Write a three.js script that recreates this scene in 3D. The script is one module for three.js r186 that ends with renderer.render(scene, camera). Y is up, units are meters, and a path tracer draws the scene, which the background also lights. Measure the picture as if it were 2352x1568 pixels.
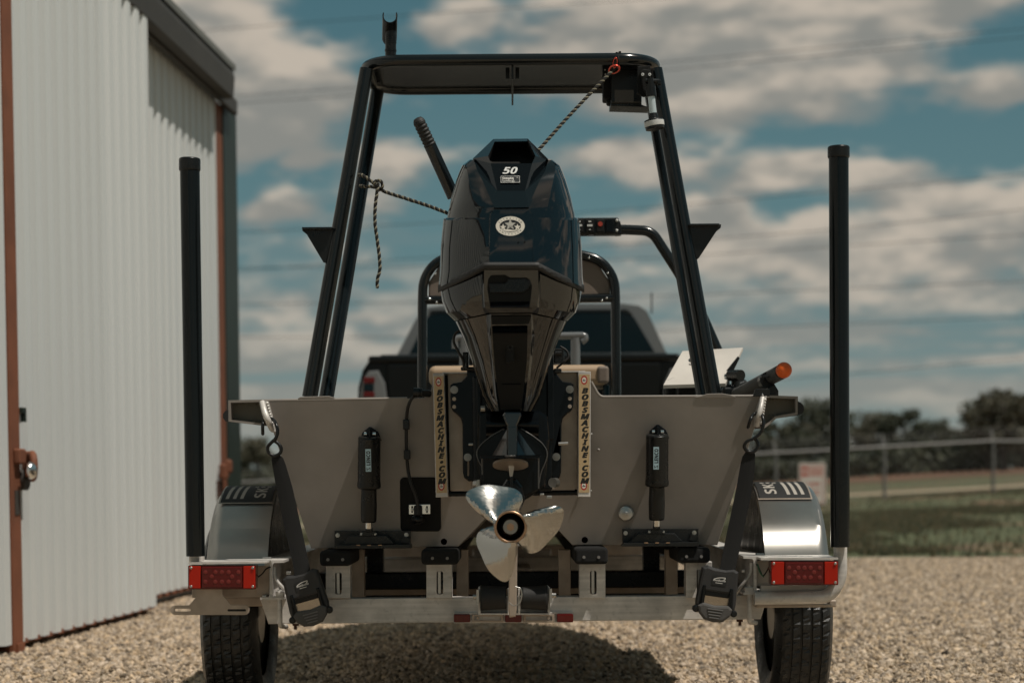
import * as THREE from 'three';
import { mergeGeometries, toCreasedNormals } from 'three/addons/utils/BufferGeometryUtils.js';
import { RoundedBoxGeometry } from 'three/addons/geometries/RoundedBoxGeometry.js';
import { FontLoader } from 'three/addons/loaders/FontLoader.js';
import { TextGeometry } from 'three/addons/geometries/TextGeometry.js';

// ---------------------------------------------------------------- camera, sky, sun, exposure
const W = 2352, H = 1568, F = 4400, CX = 1176, CY = 1292, EYE = 0.78;
const scene = new THREE.Scene();
const camera = new THREE.PerspectiveCamera(2 * Math.atan(H / 2 / F) * 180 / Math.PI, W / H, 0.1, 1500);
camera.filmGauge = 36;
camera.position.set(0, EYE, 0);
camera.rotation.order = 'YXZ';
camera.rotation.set(-2.5 * Math.PI / 180, 0, -0.45 * Math.PI / 180);
camera.setViewOffset(W, H, 0, 784 - CY, W, H);
camera.focus = 5.75;
camera.userData.fStop = 2.9;
camera.updateMatrixWorld(true);
scene.add(camera);

const renderer = new THREE.WebGLRenderer({ antialias: true });
renderer.toneMapping = THREE.LinearToneMapping;
renderer.toneMappingExposure = 1.0;
renderer.shadowMap.enabled = true;

const sun = new THREE.DirectionalLight(new THREE.Color(1.0, 0.935, 0.84), 3.8);
sun.position.set(0.42 * 20, 20, 0.27 * 20 - 7);
sun.target.position.set(0, 0, -7);
sun.castShadow = true;
sun.shadow.mapSize.set(4096, 4096);
Object.assign(sun.shadow.camera, { left: -12, right: 12, top: 12, bottom: -12, near: 1, far: 60 });
scene.add(sun, sun.target);

// ---------------------------------------------------------------- random numbers and noise
function rng(seed) { let a = seed >>> 0; return () => { a = (a + 0x6D2B79F5) | 0; let t = Math.imul(a ^ (a >>> 15), 1 | a); t = (t + Math.imul(t ^ (t >>> 7), 61 | t)) ^ t; return ((t ^ (t >>> 14)) >>> 0) / 4294967296; }; }
const perm = new Uint8Array(512), gradv = new Float32Array(256);
{ const r = rng(11); const p = [...Array(256).keys()]; for (let i = 255; i > 0; i--) { const j = Math.floor(r() * (i + 1)); [p[i], p[j]] = [p[j], p[i]]; } for (let i = 0; i < 512; i++) perm[i] = p[i & 255]; for (let i = 0; i < 256; i++) gradv[i] = r(); }
function vnoise(x, y, wrap = 0) {
  let xi = Math.floor(x), yi = Math.floor(y); const fx = x - xi, fy = y - yi;
  let x1 = xi + 1, y1 = yi + 1;
  if (wrap) { xi = ((xi % wrap) + wrap) % wrap; x1 = ((x1 % wrap) + wrap) % wrap; yi = ((yi % wrap) + wrap) % wrap; y1 = ((y1 % wrap) + wrap) % wrap; }
  const u = fx * fx * fx * (fx * (fx * 6 - 15) + 10), v = fy * fy * fy * (fy * (fy * 6 - 15) + 10);
  const h = (a, b) => gradv[perm[(perm[a & 255] + b) & 255]];
  const a = h(xi, yi), b = h(x1, yi), c = h(xi, y1), d = h(x1, y1);
  return a + (b - a) * u + (c - a) * v + (a - b - c + d) * u * v;
}
function fbm(x, y, oct, wrap = 0) { let s = 0, a = 0.5, n = 0; for (let i = 0; i < oct; i++) { s += a * vnoise(x, y, wrap); n += a; a *= 0.52; x *= 2; y *= 2; wrap *= 2; if (!wrap) { x += 13.7; y += 5.3; } } return s / n; }
const sstep = (a, b, x) => { const t = Math.min(1, Math.max(0, (x - a) / (b - a))); return t * t * (3 - 2 * t); };
const lerp = (a, b, t) => a + (b - a) * t;
const lin = c => { c /= 255; return c <= 0.04045 ? c / 12.92 : Math.pow((c + 0.055) / 1.055, 2.4); };
const L3 = (r, g, b) => [lin(r), lin(g), lin(b)];

// ---------------------------------------------------------------- the sky: air and clouds by azimuth and elevation
{
  const SW = 4096, SH = 2048, data = new Float32Array(SW * SH * 4);
  // cloud banks in front: azimuth and elevation (radians), half sizes, strength
  const bank = (x, y, rx, ry, s) => [(x - 1176) / 4400, (1100 - y) / 4400, rx / 4400, ry / 4400, s];
  const banks = [
    bank(470, 110, 170, 190, 1.0), bank(620, 230, 200, 130, 0.85), bank(760, 205, 120, 55, 0.5), bank(590, 320, 110, 50, 0.35),
    bank(1000, 90, 80, 38, 0.7), bank(1100, 65, 55, 25, 0.4), bank(900, 385, 150, 55, 0.75), bank(690, 398, 50, 30, 0.6), bank(850, 490, 120, 50, 0.55),
    bank(625, 495, 105, 38, 0.9), bank(1330, 130, 260, 110, 0.7), bank(1650, 70, 330, 90, 0.85), bank(1700, 215, 400, 75, 0.8), bank(1560, 290, 220, 38, 0.5), bank(1950, 120, 200, 110, 0.6), bank(2200, 55, 220, 60, 0.75),
    bank(2235, 245, 105, 42, 0.85), bank(1450, 395, 260, 55, 0.75), bank(1780, 430, 140, 45, 0.8), bank(2010, 430, 200, 48, 0.7), bank(2330, 505, 130, 70, 0.5), bank(2160, 500, 230, 60, 0.7), bank(1660, 520, 90, 65, 0.7),
    bank(1850, 585, 230, 55, 0.75), bank(1480, 530, 200, 45, 0.7), bank(2150, 620, 300, 60, 0.7), bank(680, 590, 200, 40, 0.4), bank(1350, 640, 500, 50, 0.4), bank(650, 690, 250, 50, 0.5), bank(1900, 720, 600, 70, 0.55), bank(640, 800, 220, 60, 0.4), bank(1800, 850, 600, 60, 0.4), bank(840, 740, 90, 26, 0.45), bank(2130, 960, 180, 25, 0.4),
  ];
  const blue0 = L3(70, 106, 117), blue1 = L3(94, 125, 130), blue2 = L3(128, 140, 136), zen = L3(84, 108, 112), lit = L3(196, 184, 169), grey = L3(140, 139, 133), haze = L3(150, 148, 140);
  for (let j = 0; j < SH; j++) {
    const el = ((j + 0.5) / SH - 0.5) * Math.PI; if (el < -0.02) { continue; }
    const t0 = sstep(0, 0.13, el), t1 = sstep(0.1, 0.28, el), t2 = sstep(0.3, 1.2, el);
    for (let i = 0; i < SW; i++) {
      const phi = ((i + 0.5) / SW - 0.5) * 2 * Math.PI;           // atan2(z, x)
      let az = phi + Math.PI / 2; if (az > Math.PI) az -= 2 * Math.PI;
      const ce = Math.cos(el), dx = Math.sin(az) * ce, dz = -Math.cos(az) * ce, dy = Math.sin(el), k = 1 / (Math.max(dy, 0) + 0.10);
      const px = dx * k * 1.9 + 40, pz = dz * k * 1.9 + 40;
      const n1 = fbm(px, pz, el < 0.5 ? 6 : 4);
      let dens;
      const inFrame = Math.max(0, 1 - Math.max(sstep(0.30, 0.40, Math.abs(az)), sstep(0.27, 0.36, el)));
      const wide = sstep(0.46, 0.66, n1 + 0.02);
      let shade = fbm(px * 2.2 + 9, pz * 2.2 + 3, el < 0.5 ? 4 : 2);
      if (inFrame > 0) {
        const w1 = fbm(az * 20 + 7, el * 52 + 3, 4) - 0.5, w2 = fbm(az * 20 + 31, el * 52 + 17, 4) - 0.5;
        const wx = az + w1 * 0.035, wy = el + w2 * 0.022; let s = 0, top = 0;
        for (const b of banks) {
          const a = (wx - b[0]) / b[2], c = (wy - b[1]) / b[3]; let d = a * a + c * c; if (d > 3) continue;
          if (c < 0) d = a * a + c * c * 0.6; 
          const g = b[4] * Math.exp(-d * 1.15); s += g; top += g * c;
        }
        const fine = fbm(az * 44 + 3, el * 120 + 11, 5) - 0.5, strat = fbm(az * 9 + 3, el * 150 + 40, 5);
        const low = sstep(0.14, 0.07, el) * sstep(0.26, 0.52, strat + fine * 0.25) * 0.9;
        const d = sstep(0.14, 0.68, s * lerp(0.7, 1, t0) + fine * 0.62) * 0.96;
        dens = lerp(wide, Math.max(d, low), inFrame);
        shade = lerp(shade, 0.5 + 0.22 * (s > 0.01 ? top / s : 0) + fine * 0.7 + w1 * 0.6, inFrame);
      } else dens = wide;
      const sh = sstep(0.25, 0.72, shade), o = (j * SW + i) * 4;
      const amt = dens * (0.66 + 0.29 * t0);
      for (let c = 0; c < 3; c++) {
        let b = lerp(blue2[c], blue1[c], t0); b = lerp(b, blue0[c], t1); b = lerp(b, zen[c], t2);
        data[o + c] = lerp(b, lerp(lerp(haze[c], lerp(grey[c], lit[c], sh), 0.35 + 0.65 * t0), lerp(grey[c], lit[c], sh), t0), amt);
      }
      data[o + 3] = 1;
    }
  }
  const tex = new THREE.DataTexture(data, SW, SH, THREE.RGBAFormat, THREE.FloatType);
  tex.mapping = THREE.EquirectangularReflectionMapping; tex.magFilter = THREE.LinearFilter; tex.minFilter = THREE.LinearFilter; tex.wrapS = THREE.RepeatWrapping; tex.needsUpdate = true;
  scene.background = tex; scene.environment = tex;
}

// ---------------------------------------------------------------- geometry helpers
const V = (x, y, z) => new THREE.Vector3(x, y, z);
const camQ = camera.quaternion.clone();
// the point that stands Z metres in front of the camera in the direction of a measured place of the photograph (2352 x 1568)
function P(x, y, Z) { const d = V((x - CX) / F, -(y - CY) / F, -1).applyQuaternion(camQ); const t = Z / -d.z; return V(d.x * t, EYE + d.y * t, -Z); }
const S = Z => Z / F;                                                // metres per measured pixel at distance Z
function clean(g) {
  let n = g.index ? g.toNonIndexed() : g;
  for (const k of Object.keys(n.attributes)) if (!['position', 'normal', 'uv'].includes(k)) n.deleteAttribute(k);
  if (!n.attributes.normal) n.computeVertexNormals();
  return n;
}
function boxUV(g) {                                                   // uv in metres from the side each face is turned to
  const p = g.attributes.position, n = p.count, uv = new Float32Array(n * 2), a = V(), b = V(), c = V(), q = V();
  for (let i = 0; i < n; i += 3) {
    a.fromBufferAttribute(p, i); b.fromBufferAttribute(p, i + 1); c.fromBufferAttribute(p, i + 2);
    q.copy(b).sub(a).cross(c.clone().sub(a)); const x = Math.abs(q.x), y = Math.abs(q.y), z = Math.abs(q.z);
    [a, b, c].forEach((v, k) => { const o = (i + k) * 2; if (z >= x && z >= y) { uv[o] = v.x; uv[o + 1] = v.y; } else if (x >= y) { uv[o] = v.z; uv[o + 1] = v.y; } else { uv[o] = v.x; uv[o + 1] = v.z; } });
  }
  g.setAttribute('uv', new THREE.BufferAttribute(uv, 2)); return g;
}
function merge(gs, keepUV = false) { gs = (Array.isArray(gs) ? gs.flat(9) : [gs]).map(clean); const m = gs.length > 1 ? mergeGeometries(gs.map(g => { if (!g.attributes.uv) g.setAttribute('uv', new THREE.BufferAttribute(new Float32Array(g.attributes.position.count * 2), 2)); return g; })) : gs[0]; return keepUV ? m : boxUV(m); }

const used = new Map();
function numbered(name) { const n = used.get(name) || 0; used.set(name, n + 1); return n ? `${name}_${String(n).padStart(3, '0')}` : name; }
const baseOf = new WeakMap();
function tag(o, label, category, group, kind) { if (label) o.userData.label = label; if (category) o.userData.category = category; if (group) o.userData.group = group; if (kind) o.userData.kind = kind; return o; }
function thing(name, base, label, category, group) { const o = new THREE.Group(); o.name = numbered(name); o.position.copy(base); scene.add(o); baseOf.set(o, base.clone()); return tag(o, label, category, group); }
function part(name, gs, mat, parent, opt = {}) {
  const g = merge(gs, opt.uv), b = baseOf.get(parent); g.translate(-b.x, -b.y, -b.z);
  const m = new THREE.Mesh(g, mat); m.name = name; parent.add(m); baseOf.set(m, b);
  if (opt.label) m.userData.label = opt.label; if (opt.kind) m.userData.kind = opt.kind; return m;
}
function each(name, list, mat, parent) { return list.map(g => part(name, g, mat, parent)); }
function single(name, gs, mat, base, label, category, group, opt = {}) { const g = merge(gs, opt.uv); g.translate(-base.x, -base.y, -base.z); const m = new THREE.Mesh(g, mat); m.name = numbered(name); m.position.copy(base); scene.add(m); baseOf.set(m, base.clone()); return tag(m, label, category, group); }
function structure(name, g, mat) { const m = new THREE.Mesh(g, mat); m.name = name; m.userData.kind = 'structure'; scene.add(m); return m; }
function copy(o, label, move) { const c = o.clone(); c.name = numbered(o.name.replace(/_\d{3}$/, '')); c.userData = { ...o.userData, label }; c.position.add(move); scene.add(c); baseOf.set(c, c.position.clone()); return c; }

// an outline given in measured pixels at distance Z, real thickness d going away from the camera
function ext(pts, Z, d, o = {}) {
  const w = pts.map(p => P(p[0], p[1], Z)), sh = new THREE.Shape(w.map(p => new THREE.Vector2(p.x, p.y)));
  for (const h of o.holes || []) sh.holes.push(new THREE.Path(h.map(p => { const q = P(p[0], p[1], Z); return new THREE.Vector2(q.x, q.y); })));
  const b = o.bevel ?? 0, g = new THREE.ExtrudeGeometry(sh, { depth: Math.max(1e-4, d - 2 * b), bevelEnabled: b > 0, bevelSize: b, bevelOffset: -b, bevelThickness: b, bevelSegments: 2, curveSegments: 6 });
  g.translate(0, 0, -Z - d + b); return g;
}
function circ(x, y, rx, n = 20, ry = rx) { return [...Array(n).keys()].map(i => [x + rx * Math.cos(2 * Math.PI * i / n), y + ry * Math.sin(2 * Math.PI * i / n)]); }
function rrect(x0, y0, x1, y1, r, n = 5) { const o = []; for (const [cx, cy, a] of [[x1 - r, y1 - r, 0], [x0 + r, y1 - r, 1], [x0 + r, y0 + r, 2], [x1 - r, y0 + r, 3]]) for (let i = 0; i <= n; i++) { const t = (a + i / n) * Math.PI / 2; o.push([cx + r * Math.cos(t), cy + r * Math.sin(t)]); } return o; }
function pbox(x0, y0, x1, y1, Z, d, r = 0.002) { const c = P((x0 + x1) / 2, (y0 + y1) / 2, Z), w = Math.abs(x1 - x0) * S(Z), h = Math.abs(y1 - y0) * S(Z); const g = r ? new RoundedBoxGeometry(w, h, d, 2, Math.min(r, w / 2.1, h / 2.1, d / 2.1)) : new THREE.BoxGeometry(w, h, d); g.translate(c.x, c.y, c.z - d / 2); return g; }
function box(cx, cy, cz, w, h, d, r = 0) { const g = r ? new RoundedBoxGeometry(w, h, d, 2, r) : new THREE.BoxGeometry(w, h, d); g.translate(cx, cy, cz); return g; }
function rod(a, b, r, r2 = r, n = 24, caps = true) { const d = b.clone().sub(a), g = new THREE.CylinderGeometry(r2, r, d.length(), n, 1, !caps); g.applyQuaternion(new THREE.Quaternion().setFromUnitVectors(V(0, 1, 0), d.clone().normalize())); const m = a.clone().add(b).multiplyScalar(0.5); g.translate(m.x, m.y, m.z); return g; }
function ball(c, r, n = 16) { const g = new THREE.SphereGeometry(r, n * 2, n); g.translate(c.x, c.y, c.z); return g; }
function pipe(pts, r, fillet = 0, o = {}) {                           // straight runs with rounded bends
  const cp = new THREE.CurvePath(); let prev = pts[0].clone();
  for (let i = 1; i < pts.length; i++) {
    if (i < pts.length - 1 && fillet > 0) {
      const f = Math.min(fillet, pts[i].distanceTo(pts[i - 1]) * 0.49, pts[i].distanceTo(pts[i + 1]) * 0.49);
      const a = pts[i].clone().lerp(pts[i - 1], f / pts[i].distanceTo(pts[i - 1])), b = pts[i].clone().lerp(pts[i + 1], f / pts[i].distanceTo(pts[i + 1]));
      cp.add(new THREE.LineCurve3(prev, a)); cp.add(new THREE.QuadraticBezierCurve3(a, pts[i].clone(), b)); prev = b;
    } else { cp.add(new THREE.LineCurve3(prev, pts[i].clone())); prev = pts[i].clone(); }
  }
  return [new THREE.TubeGeometry(cp, o.seg || 80, r, o.rad || 16, false), disc(pts[0], pts[0].clone().sub(pts[1]), r), disc(pts.at(-1), pts.at(-1).clone().sub(pts.at(-2)), r)];
}
function disc(c, dir, r) { const g = new THREE.CircleGeometry(r, 20); g.applyQuaternion(new THREE.Quaternion().setFromUnitVectors(V(0, 0, 1), dir.clone().normalize())); g.translate(c.x, c.y, c.z); return g; }
function wire(pts, r, o = {}) { const c = new THREE.CatmullRomCurve3(pts, !!o.closed, 'centripetal'); const gs = [new THREE.TubeGeometry(c, o.seg || pts.length * 8, r, o.rad || 10, !!o.closed)]; if (!o.closed) gs.push(ball(pts[0], r, 6), ball(pts.at(-1), r, 6)); return gs; }
function lathe(x, y, Z, prof, n = 32) { const g = new THREE.LatheGeometry(prof.map(p => new THREE.Vector2(p[0], p[1])), n); g.rotateX(Math.PI / 2); const c = P(x, y, Z); g.translate(c.x, c.y, c.z); return g; }   // axis towards the camera
function bolt(x, y, Z, rp) { const r = rp * S(Z), c = P(x, y, Z), g1 = new THREE.CylinderGeometry(r, r, 0.004, 20), g2 = new THREE.CylinderGeometry(r * 0.66, r * 0.66, 0.009, 6), g3 = new THREE.CylinderGeometry(r * 0.34, r * 0.36, 0.008, 12); g2.translate(0, 0.006, 0); g3.translate(0, 0.012, 0); return [g1, g2, g3].map(g => { g.rotateX(Math.PI / 2); g.translate(c.x, c.y, c.z); return g; }); }
function quads(rows, closeRows = false, creaseAngle = 0.6) {           // a grid of points as a surface with creases
  const pos = []; const q = (a, b, c, d) => { pos.push(a.x, a.y, a.z, b.x, b.y, b.z, c.x, c.y, c.z, a.x, a.y, a.z, c.x, c.y, c.z, d.x, d.y, d.z); };
  for (let i = 0; i < rows.length - 1; i++) for (let j = 0; j < rows[i].length - (closeRows ? 0 : 1); j++) { const k = (j + 1) % rows[i].length; q(rows[i][j], rows[i][k], rows[i + 1][k], rows[i + 1][j]); }
  const g = new THREE.BufferGeometry(); g.setAttribute('position', new THREE.Float32BufferAttribute(pos, 3)); return toCreasedNormals(g, creaseAngle);
}
function fan(pts) { const c = pts.reduce((a, b) => a.clone().add(b), V(0, 0, 0)).multiplyScalar(1 / pts.length), pos = []; pts.forEach((p, i) => { const q = pts[(i + 1) % pts.length]; pos.push(c.x, c.y, c.z, p.x, p.y, p.z, q.x, q.y, q.z); }); const g = new THREE.BufferGeometry(); g.setAttribute('position', new THREE.Float32BufferAttribute(pos, 3)); g.computeVertexNormals(); return g; }
function lean(g, y0, k) { for (const m of [g].flat(9)) { const p = m.attributes.position; for (let i = 0; i < p.count; i++) p.setZ(i, p.getZ(i) + k * (p.getY(i) - y0)); m.computeVertexNormals(); } return g; }
const px = arr => arr.map(a => P(a[0], a[1], a[2]));

// ---------------------------------------------------------------- textures and materials
function tex(w, h, fn, srgb = false) { const d = new Uint8Array(w * h * 4); for (let j = 0; j < h; j++) for (let i = 0; i < w; i++) { const c = fn(i / w, j / h), o = (j * w + i) * 4; const a = Array.isArray(c) ? c : [c, c, c]; for (let k = 0; k < 3; k++) d[o + k] = Math.max(0, Math.min(255, a[k] * 255)); d[o + 3] = 255; } const t = new THREE.DataTexture(d, w, h); t.wrapS = t.wrapT = THREE.RepeatWrapping; t.magFilter = THREE.LinearFilter; t.minFilter = THREE.LinearMipmapLinearFilter; t.generateMipmaps = true; if (srgb) t.colorSpace = THREE.SRGBColorSpace; t.needsUpdate = true; return t; }
function rep(t, x, y = x) { const c = t.clone(); c.repeat.set(x, y); c.needsUpdate = true; return c; }
const smudge = tex(512, 512, (u, v) => { const a = fbm(u * 6, v * 6, 6, 6), b = fbm(u * 40, v * 40, 3, 40); return 0.25 + 0.75 * (0.65 * a + 0.35 * b); });
const speckle = tex(512, 512, (u, v) => { const a = fbm(u * 64, v * 64, 3, 64), b = fbm(u * 5, v * 5, 4, 5); return 0.5 * a + 0.5 * b; });
const brushed = tex(512, 512, (u, v) => { const a = fbm(u * 6, v * 180, 4, 0), b = fbm(u * 5, v * 5, 4, 5); return 0.6 * a + 0.4 * b; });
const mottled = tex(512, 512, (u, v) => { const a = fbm(u * 9, v * 9, 6, 9), s = vnoise(u * 90, v * 90, 90) > 0.86 ? 0.72 : 1; const k = 0.93 + 0.22 * (a - 0.5); return [k, k * 0.985, k * 0.96]; }, true);
const worn = tex(512, 512, (u, v) => { const a = fbm(u * 7, v * 7, 6, 7), b = fbm(u * 3, v * 70, 4, 0), c = fbm(u * 60, v * 60, 3, 60); const k = 0.88 + 0.36 * (a - 0.5) + 0.16 * (b - 0.5) - 0.35 * Math.max(0, c - 0.62); return [k, k * 0.985, k * 0.965]; }, true);
const std = o => new THREE.MeshPhysicalMaterial(o);
const rgb = (r, g, b) => new THREE.Color().setRGB(r, g, b);
const M = {
  gloss: std({ color: rgb(0.004, 0.005, 0.006), roughness: 0.12, specularIntensity: 0.4 }),
  tube: std({ color: rgb(0.0045, 0.006, 0.0065), roughness: 0.2, bumpMap: rep(smudge, 3), bumpScale: 0.0003 }),
  pvc: std({ color: rgb(0.005, 0.0065, 0.007), roughness: 0.14, roughnessMap: null, bumpMap: rep(smudge, 4), bumpScale: 0.0003, specularIntensity: 0.6 }),
  cowl: std({ color: rgb(0.0025, 0.0035, 0.0045), roughness: 0.05, ior: 1.72, bumpMap: rep(smudge, 5), bumpScale: 0.00006 }),
  satin: std({ color: rgb(0.007, 0.0075, 0.0075), specularIntensity: 0.7, roughness: 0.55, roughnessMap: rep(smudge, 6) }),
  matte: std({ color: rgb(0.007, 0.007, 0.0065), specularIntensity: 0.5, roughness: 0.75, bumpMap: rep(speckle, 8), bumpScale: 0.0006 }),
  rubber: std({ color: rgb(0.015, 0.0145, 0.014), specularIntensity: 0.8, roughness: 0.6, bumpMap: rep(speckle, 5), bumpScale: 0.0005 }),
  carpet: std({ color: rgb(0.008, 0.008, 0.008), roughness: 1, bumpMap: rep(speckle, 20), bumpScale: 0.003 }),
  web: std({ color: rgb(0.008, 0.008, 0.008), roughness: 0.95, bumpMap: rep(brushed, 10), bumpScale: 0.0003 }),
  khaki: std({ color: rgb(0.290, 0.266, 0.250), roughness: 0.5, map: rep(mottled, 0.6), bumpMap: rep(speckle, 9), bumpScale: 0.00025 }),
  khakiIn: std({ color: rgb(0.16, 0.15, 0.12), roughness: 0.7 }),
  alu: std({ color: rgb(0.76, 0.745, 0.73), metalness: 0.15, roughness: 0.45, map: rep(worn, 1.6), bumpMap: rep(brushed, 2), bumpScale: 0.0003 }),
  fender: std({ color: rgb(0.46, 0.455, 0.445), metalness: 0.8, roughness: 0.30, map: rep(mottled, 0.8), anisotropy: 0.9 }),
  plate: std({ color: rgb(0.44, 0.375, 0.325), metalness: 0.6, roughness: 0.5, map: rep(mottled, 2.2) }),
  chrome: std({ color: rgb(0.75, 0.74, 0.72), metalness: 1, roughness: 0.16 }),
  zinc: std({ color: rgb(0.42, 0.41, 0.39), metalness: 1, roughness: 0.35 }),
  prop: std({ color: rgb(0.45, 0.435, 0.41), metalness: 1, roughness: 0.15 }),
  bronze: std({ color: rgb(0.35, 0.22, 0.14), metalness: 0.9, roughness: 0.35 }),
  whiteMetal: std({ color: rgb(0.58, 0.595, 0.585), roughness: 0.55 }),
  rust: std({ color: rgb(0.20, 0.068, 0.032), roughness: 0.75, map: rep(mottled, 0.8), bumpMap: rep(smudge, 4), bumpScale: 0.001 }),
  rustDark: std({ color: rgb(0.07, 0.028, 0.018), roughness: 0.8, map: rep(mottled, 0.8) }),
  trim: std({ color: rgb(0.16, 0.165, 0.155), roughness: 0.55, map: rep(mottled, 0.4) }),
  trimDark: std({ color: rgb(0.055, 0.05, 0.046), roughness: 0.6, map: rep(mottled, 0.4) }),
  green: std({ color: rgb(0.012, 0.024, 0.018), roughness: 0.5, map: rep(mottled, 0.5) }),
  red: std({ color: rgb(0.36, 0.012, 0.003), roughness: 0.3, specularIntensity: 0.5 }),
  redDark: std({ color: rgb(0.09, 0.004, 0.003), roughness: 0.14, specularIntensity: 0.7 }),
  redLed: std({ color: rgb(0.15, 0.010, 0.006), roughness: 0.5 }),
  orange: std({ color: rgb(0.72, 0.11, 0.006), roughness: 0.45 }),
  foamGrey: std({ color: rgb(0.07, 0.066, 0.062), roughness: 0.8, bumpMap: rep(speckle, 8), bumpScale: 0.0008 }),
  tan: std({ color: rgb(0.36, 0.25, 0.155), roughness: 0.55, bumpMap: rep(speckle, 10), bumpScale: 0.0006 }),
  brownVinyl: std({ color: rgb(0.16, 0.125, 0.10), roughness: 0.6, bumpMap: rep(speckle, 10), bumpScale: 0.0006 }),
  white: std({ color: rgb(0.66, 0.63, 0.60), roughness: 0.5, map: rep(mottled, 0.4) }),
  whiteLens: std({ color: rgb(0.55, 0.55, 0.53), roughness: 0.3 }),
  blueWhite: std({ color: rgb(0.55, 0.62, 0.64), roughness: 0.25, metalness: 0.3 }),
  lettering: std({ color: rgb(0.6, 0.6, 0.58), roughness: 0.35 }),
  tyre: std({ color: rgb(0.016, 0.0165, 0.0165), roughness: 0.82, roughnessMap: rep(speckle, 6), bumpMap: rep(speckle, 6), bumpScale: 0.0008 }),
  truck: std({ color: rgb(0.004, 0.004, 0.0035), roughness: 0.25, specularIntensity: 0.5 }),
  truckLight: std({ color: rgb(0.19, 0.19, 0.19), roughness: 0.25, metalness: 0.4 }),
  glass: std({ color: rgb(0.003, 0.009, 0.012), roughness: 0.05, specularIntensity: 0.5 }),
  galv: std({ color: rgb(0.19, 0.18, 0.17), roughness: 0.6, metalness: 0.3 }),
  ropeDark: std({ color: rgb(0.016, 0.015, 0.013), roughness: 0.9 }),
  ropeLight: std({ color: rgb(0.20, 0.18, 0.13), roughness: 0.9 }),
  boltGrey: std({ color: rgb(0.26, 0.25, 0.235), metalness: 1, roughness: 0.35 }),
  wornEdge: std({ color: rgb(0.10, 0.095, 0.09), metalness: 0.5, roughness: 0.3 }),
  screwGrey: std({ color: rgb(0.40, 0.41, 0.39), roughness: 0.6 }),
  tanMetal: std({ color: rgb(0.42, 0.34, 0.27), metalness: 0.9, roughness: 0.25 }),
  ratchet: std({ color: rgb(0.020, 0.019, 0.019), roughness: 0.6, bumpMap: rep(speckle, 8), bumpScale: 0.0006 }),
  ribGrey: std({ color: rgb(0.13, 0.125, 0.12), roughness: 0.5 }),
  carabiner: std({ color: rgb(0.55, 0.05, 0.02), roughness: 0.25, metalness: 0.5, clearcoat: 1 }),
};
function canvasTex(w, h, draw) { const c = document.createElement('canvas'); c.width = w; c.height = h; const x = c.getContext('2d'); draw(x, w, h); const t = new THREE.CanvasTexture(c); t.colorSpace = THREE.SRGBColorSpace; t.anisotropy = 4; return t; }
function sticker(name, tx, c, w, h, parent, o = {}) {                 // flat print on a thin plate of its own
  const g = o.round ? new THREE.CircleGeometry(0.5, 40) : new THREE.PlaneGeometry(1, 1); g.scale(w, h, 1); if (o.rx) g.rotateX(o.rx); if (o.ry) g.rotateY(o.ry); if (o.rz) g.rotateZ(o.rz); g.translate(c.x, c.y, c.z);
  return part(name, g, std({ map: tx, roughness: o.rough ?? 0.45, metalness: o.metal ?? 0 }), parent, { uv: true });
}
const fontBold = await new FontLoader().loadAsync('fonts/droid/droid_sans_bold.typeface.json');
function letters(txt, size, depth, slant = 0) { const g = new TextGeometry(txt, { font: fontBold, size, depth, curveSegments: 4, bevelEnabled: false }); g.computeBoundingBox(); const b = g.boundingBox; g.translate(-(b.min.x + b.max.x) / 2, -(b.min.y + b.max.y) / 2, 0); if (slant) { const p = g.attributes.position; for (let i = 0; i < p.count; i++) p.setX(i, p.getX(i) + slant * p.getY(i)); } return g; }

// ---------------------------------------------------------------- ground, gravel, grass, road
const rise = (x, Z) => 0.0475 * Math.max(-28, Math.min(28, x - 7.17)) * sstep(17, 50, Z);
function sheet(xs, zs, dy) { const rows = zs.map(Z => xs.map(x => V(x, rise(x, Z) + dy, -Z))); const pos = [], idx = [], uv = []; rows.forEach(r => r.forEach(v => { pos.push(v.x, v.y, v.z); uv.push(v.x, v.z); })); const n = xs.length; for (let i = 0; i < zs.length - 1; i++) for (let j = 0; j < n - 1; j++) { const a = i * n + j; idx.push(a, a + 1, a + n + 1, a, a + n + 1, a + n); } const g = new THREE.BufferGeometry(); g.setAttribute('position', new THREE.Float32BufferAttribute(pos, 3)); g.setAttribute('uv', new THREE.Float32BufferAttribute(uv, 2)); g.setIndex(idx); g.computeVertexNormals(); return g; }
const span = (a, b, n) => [...Array(n + 1).keys()].map(i => a + (b - a) * i / n);
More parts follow.
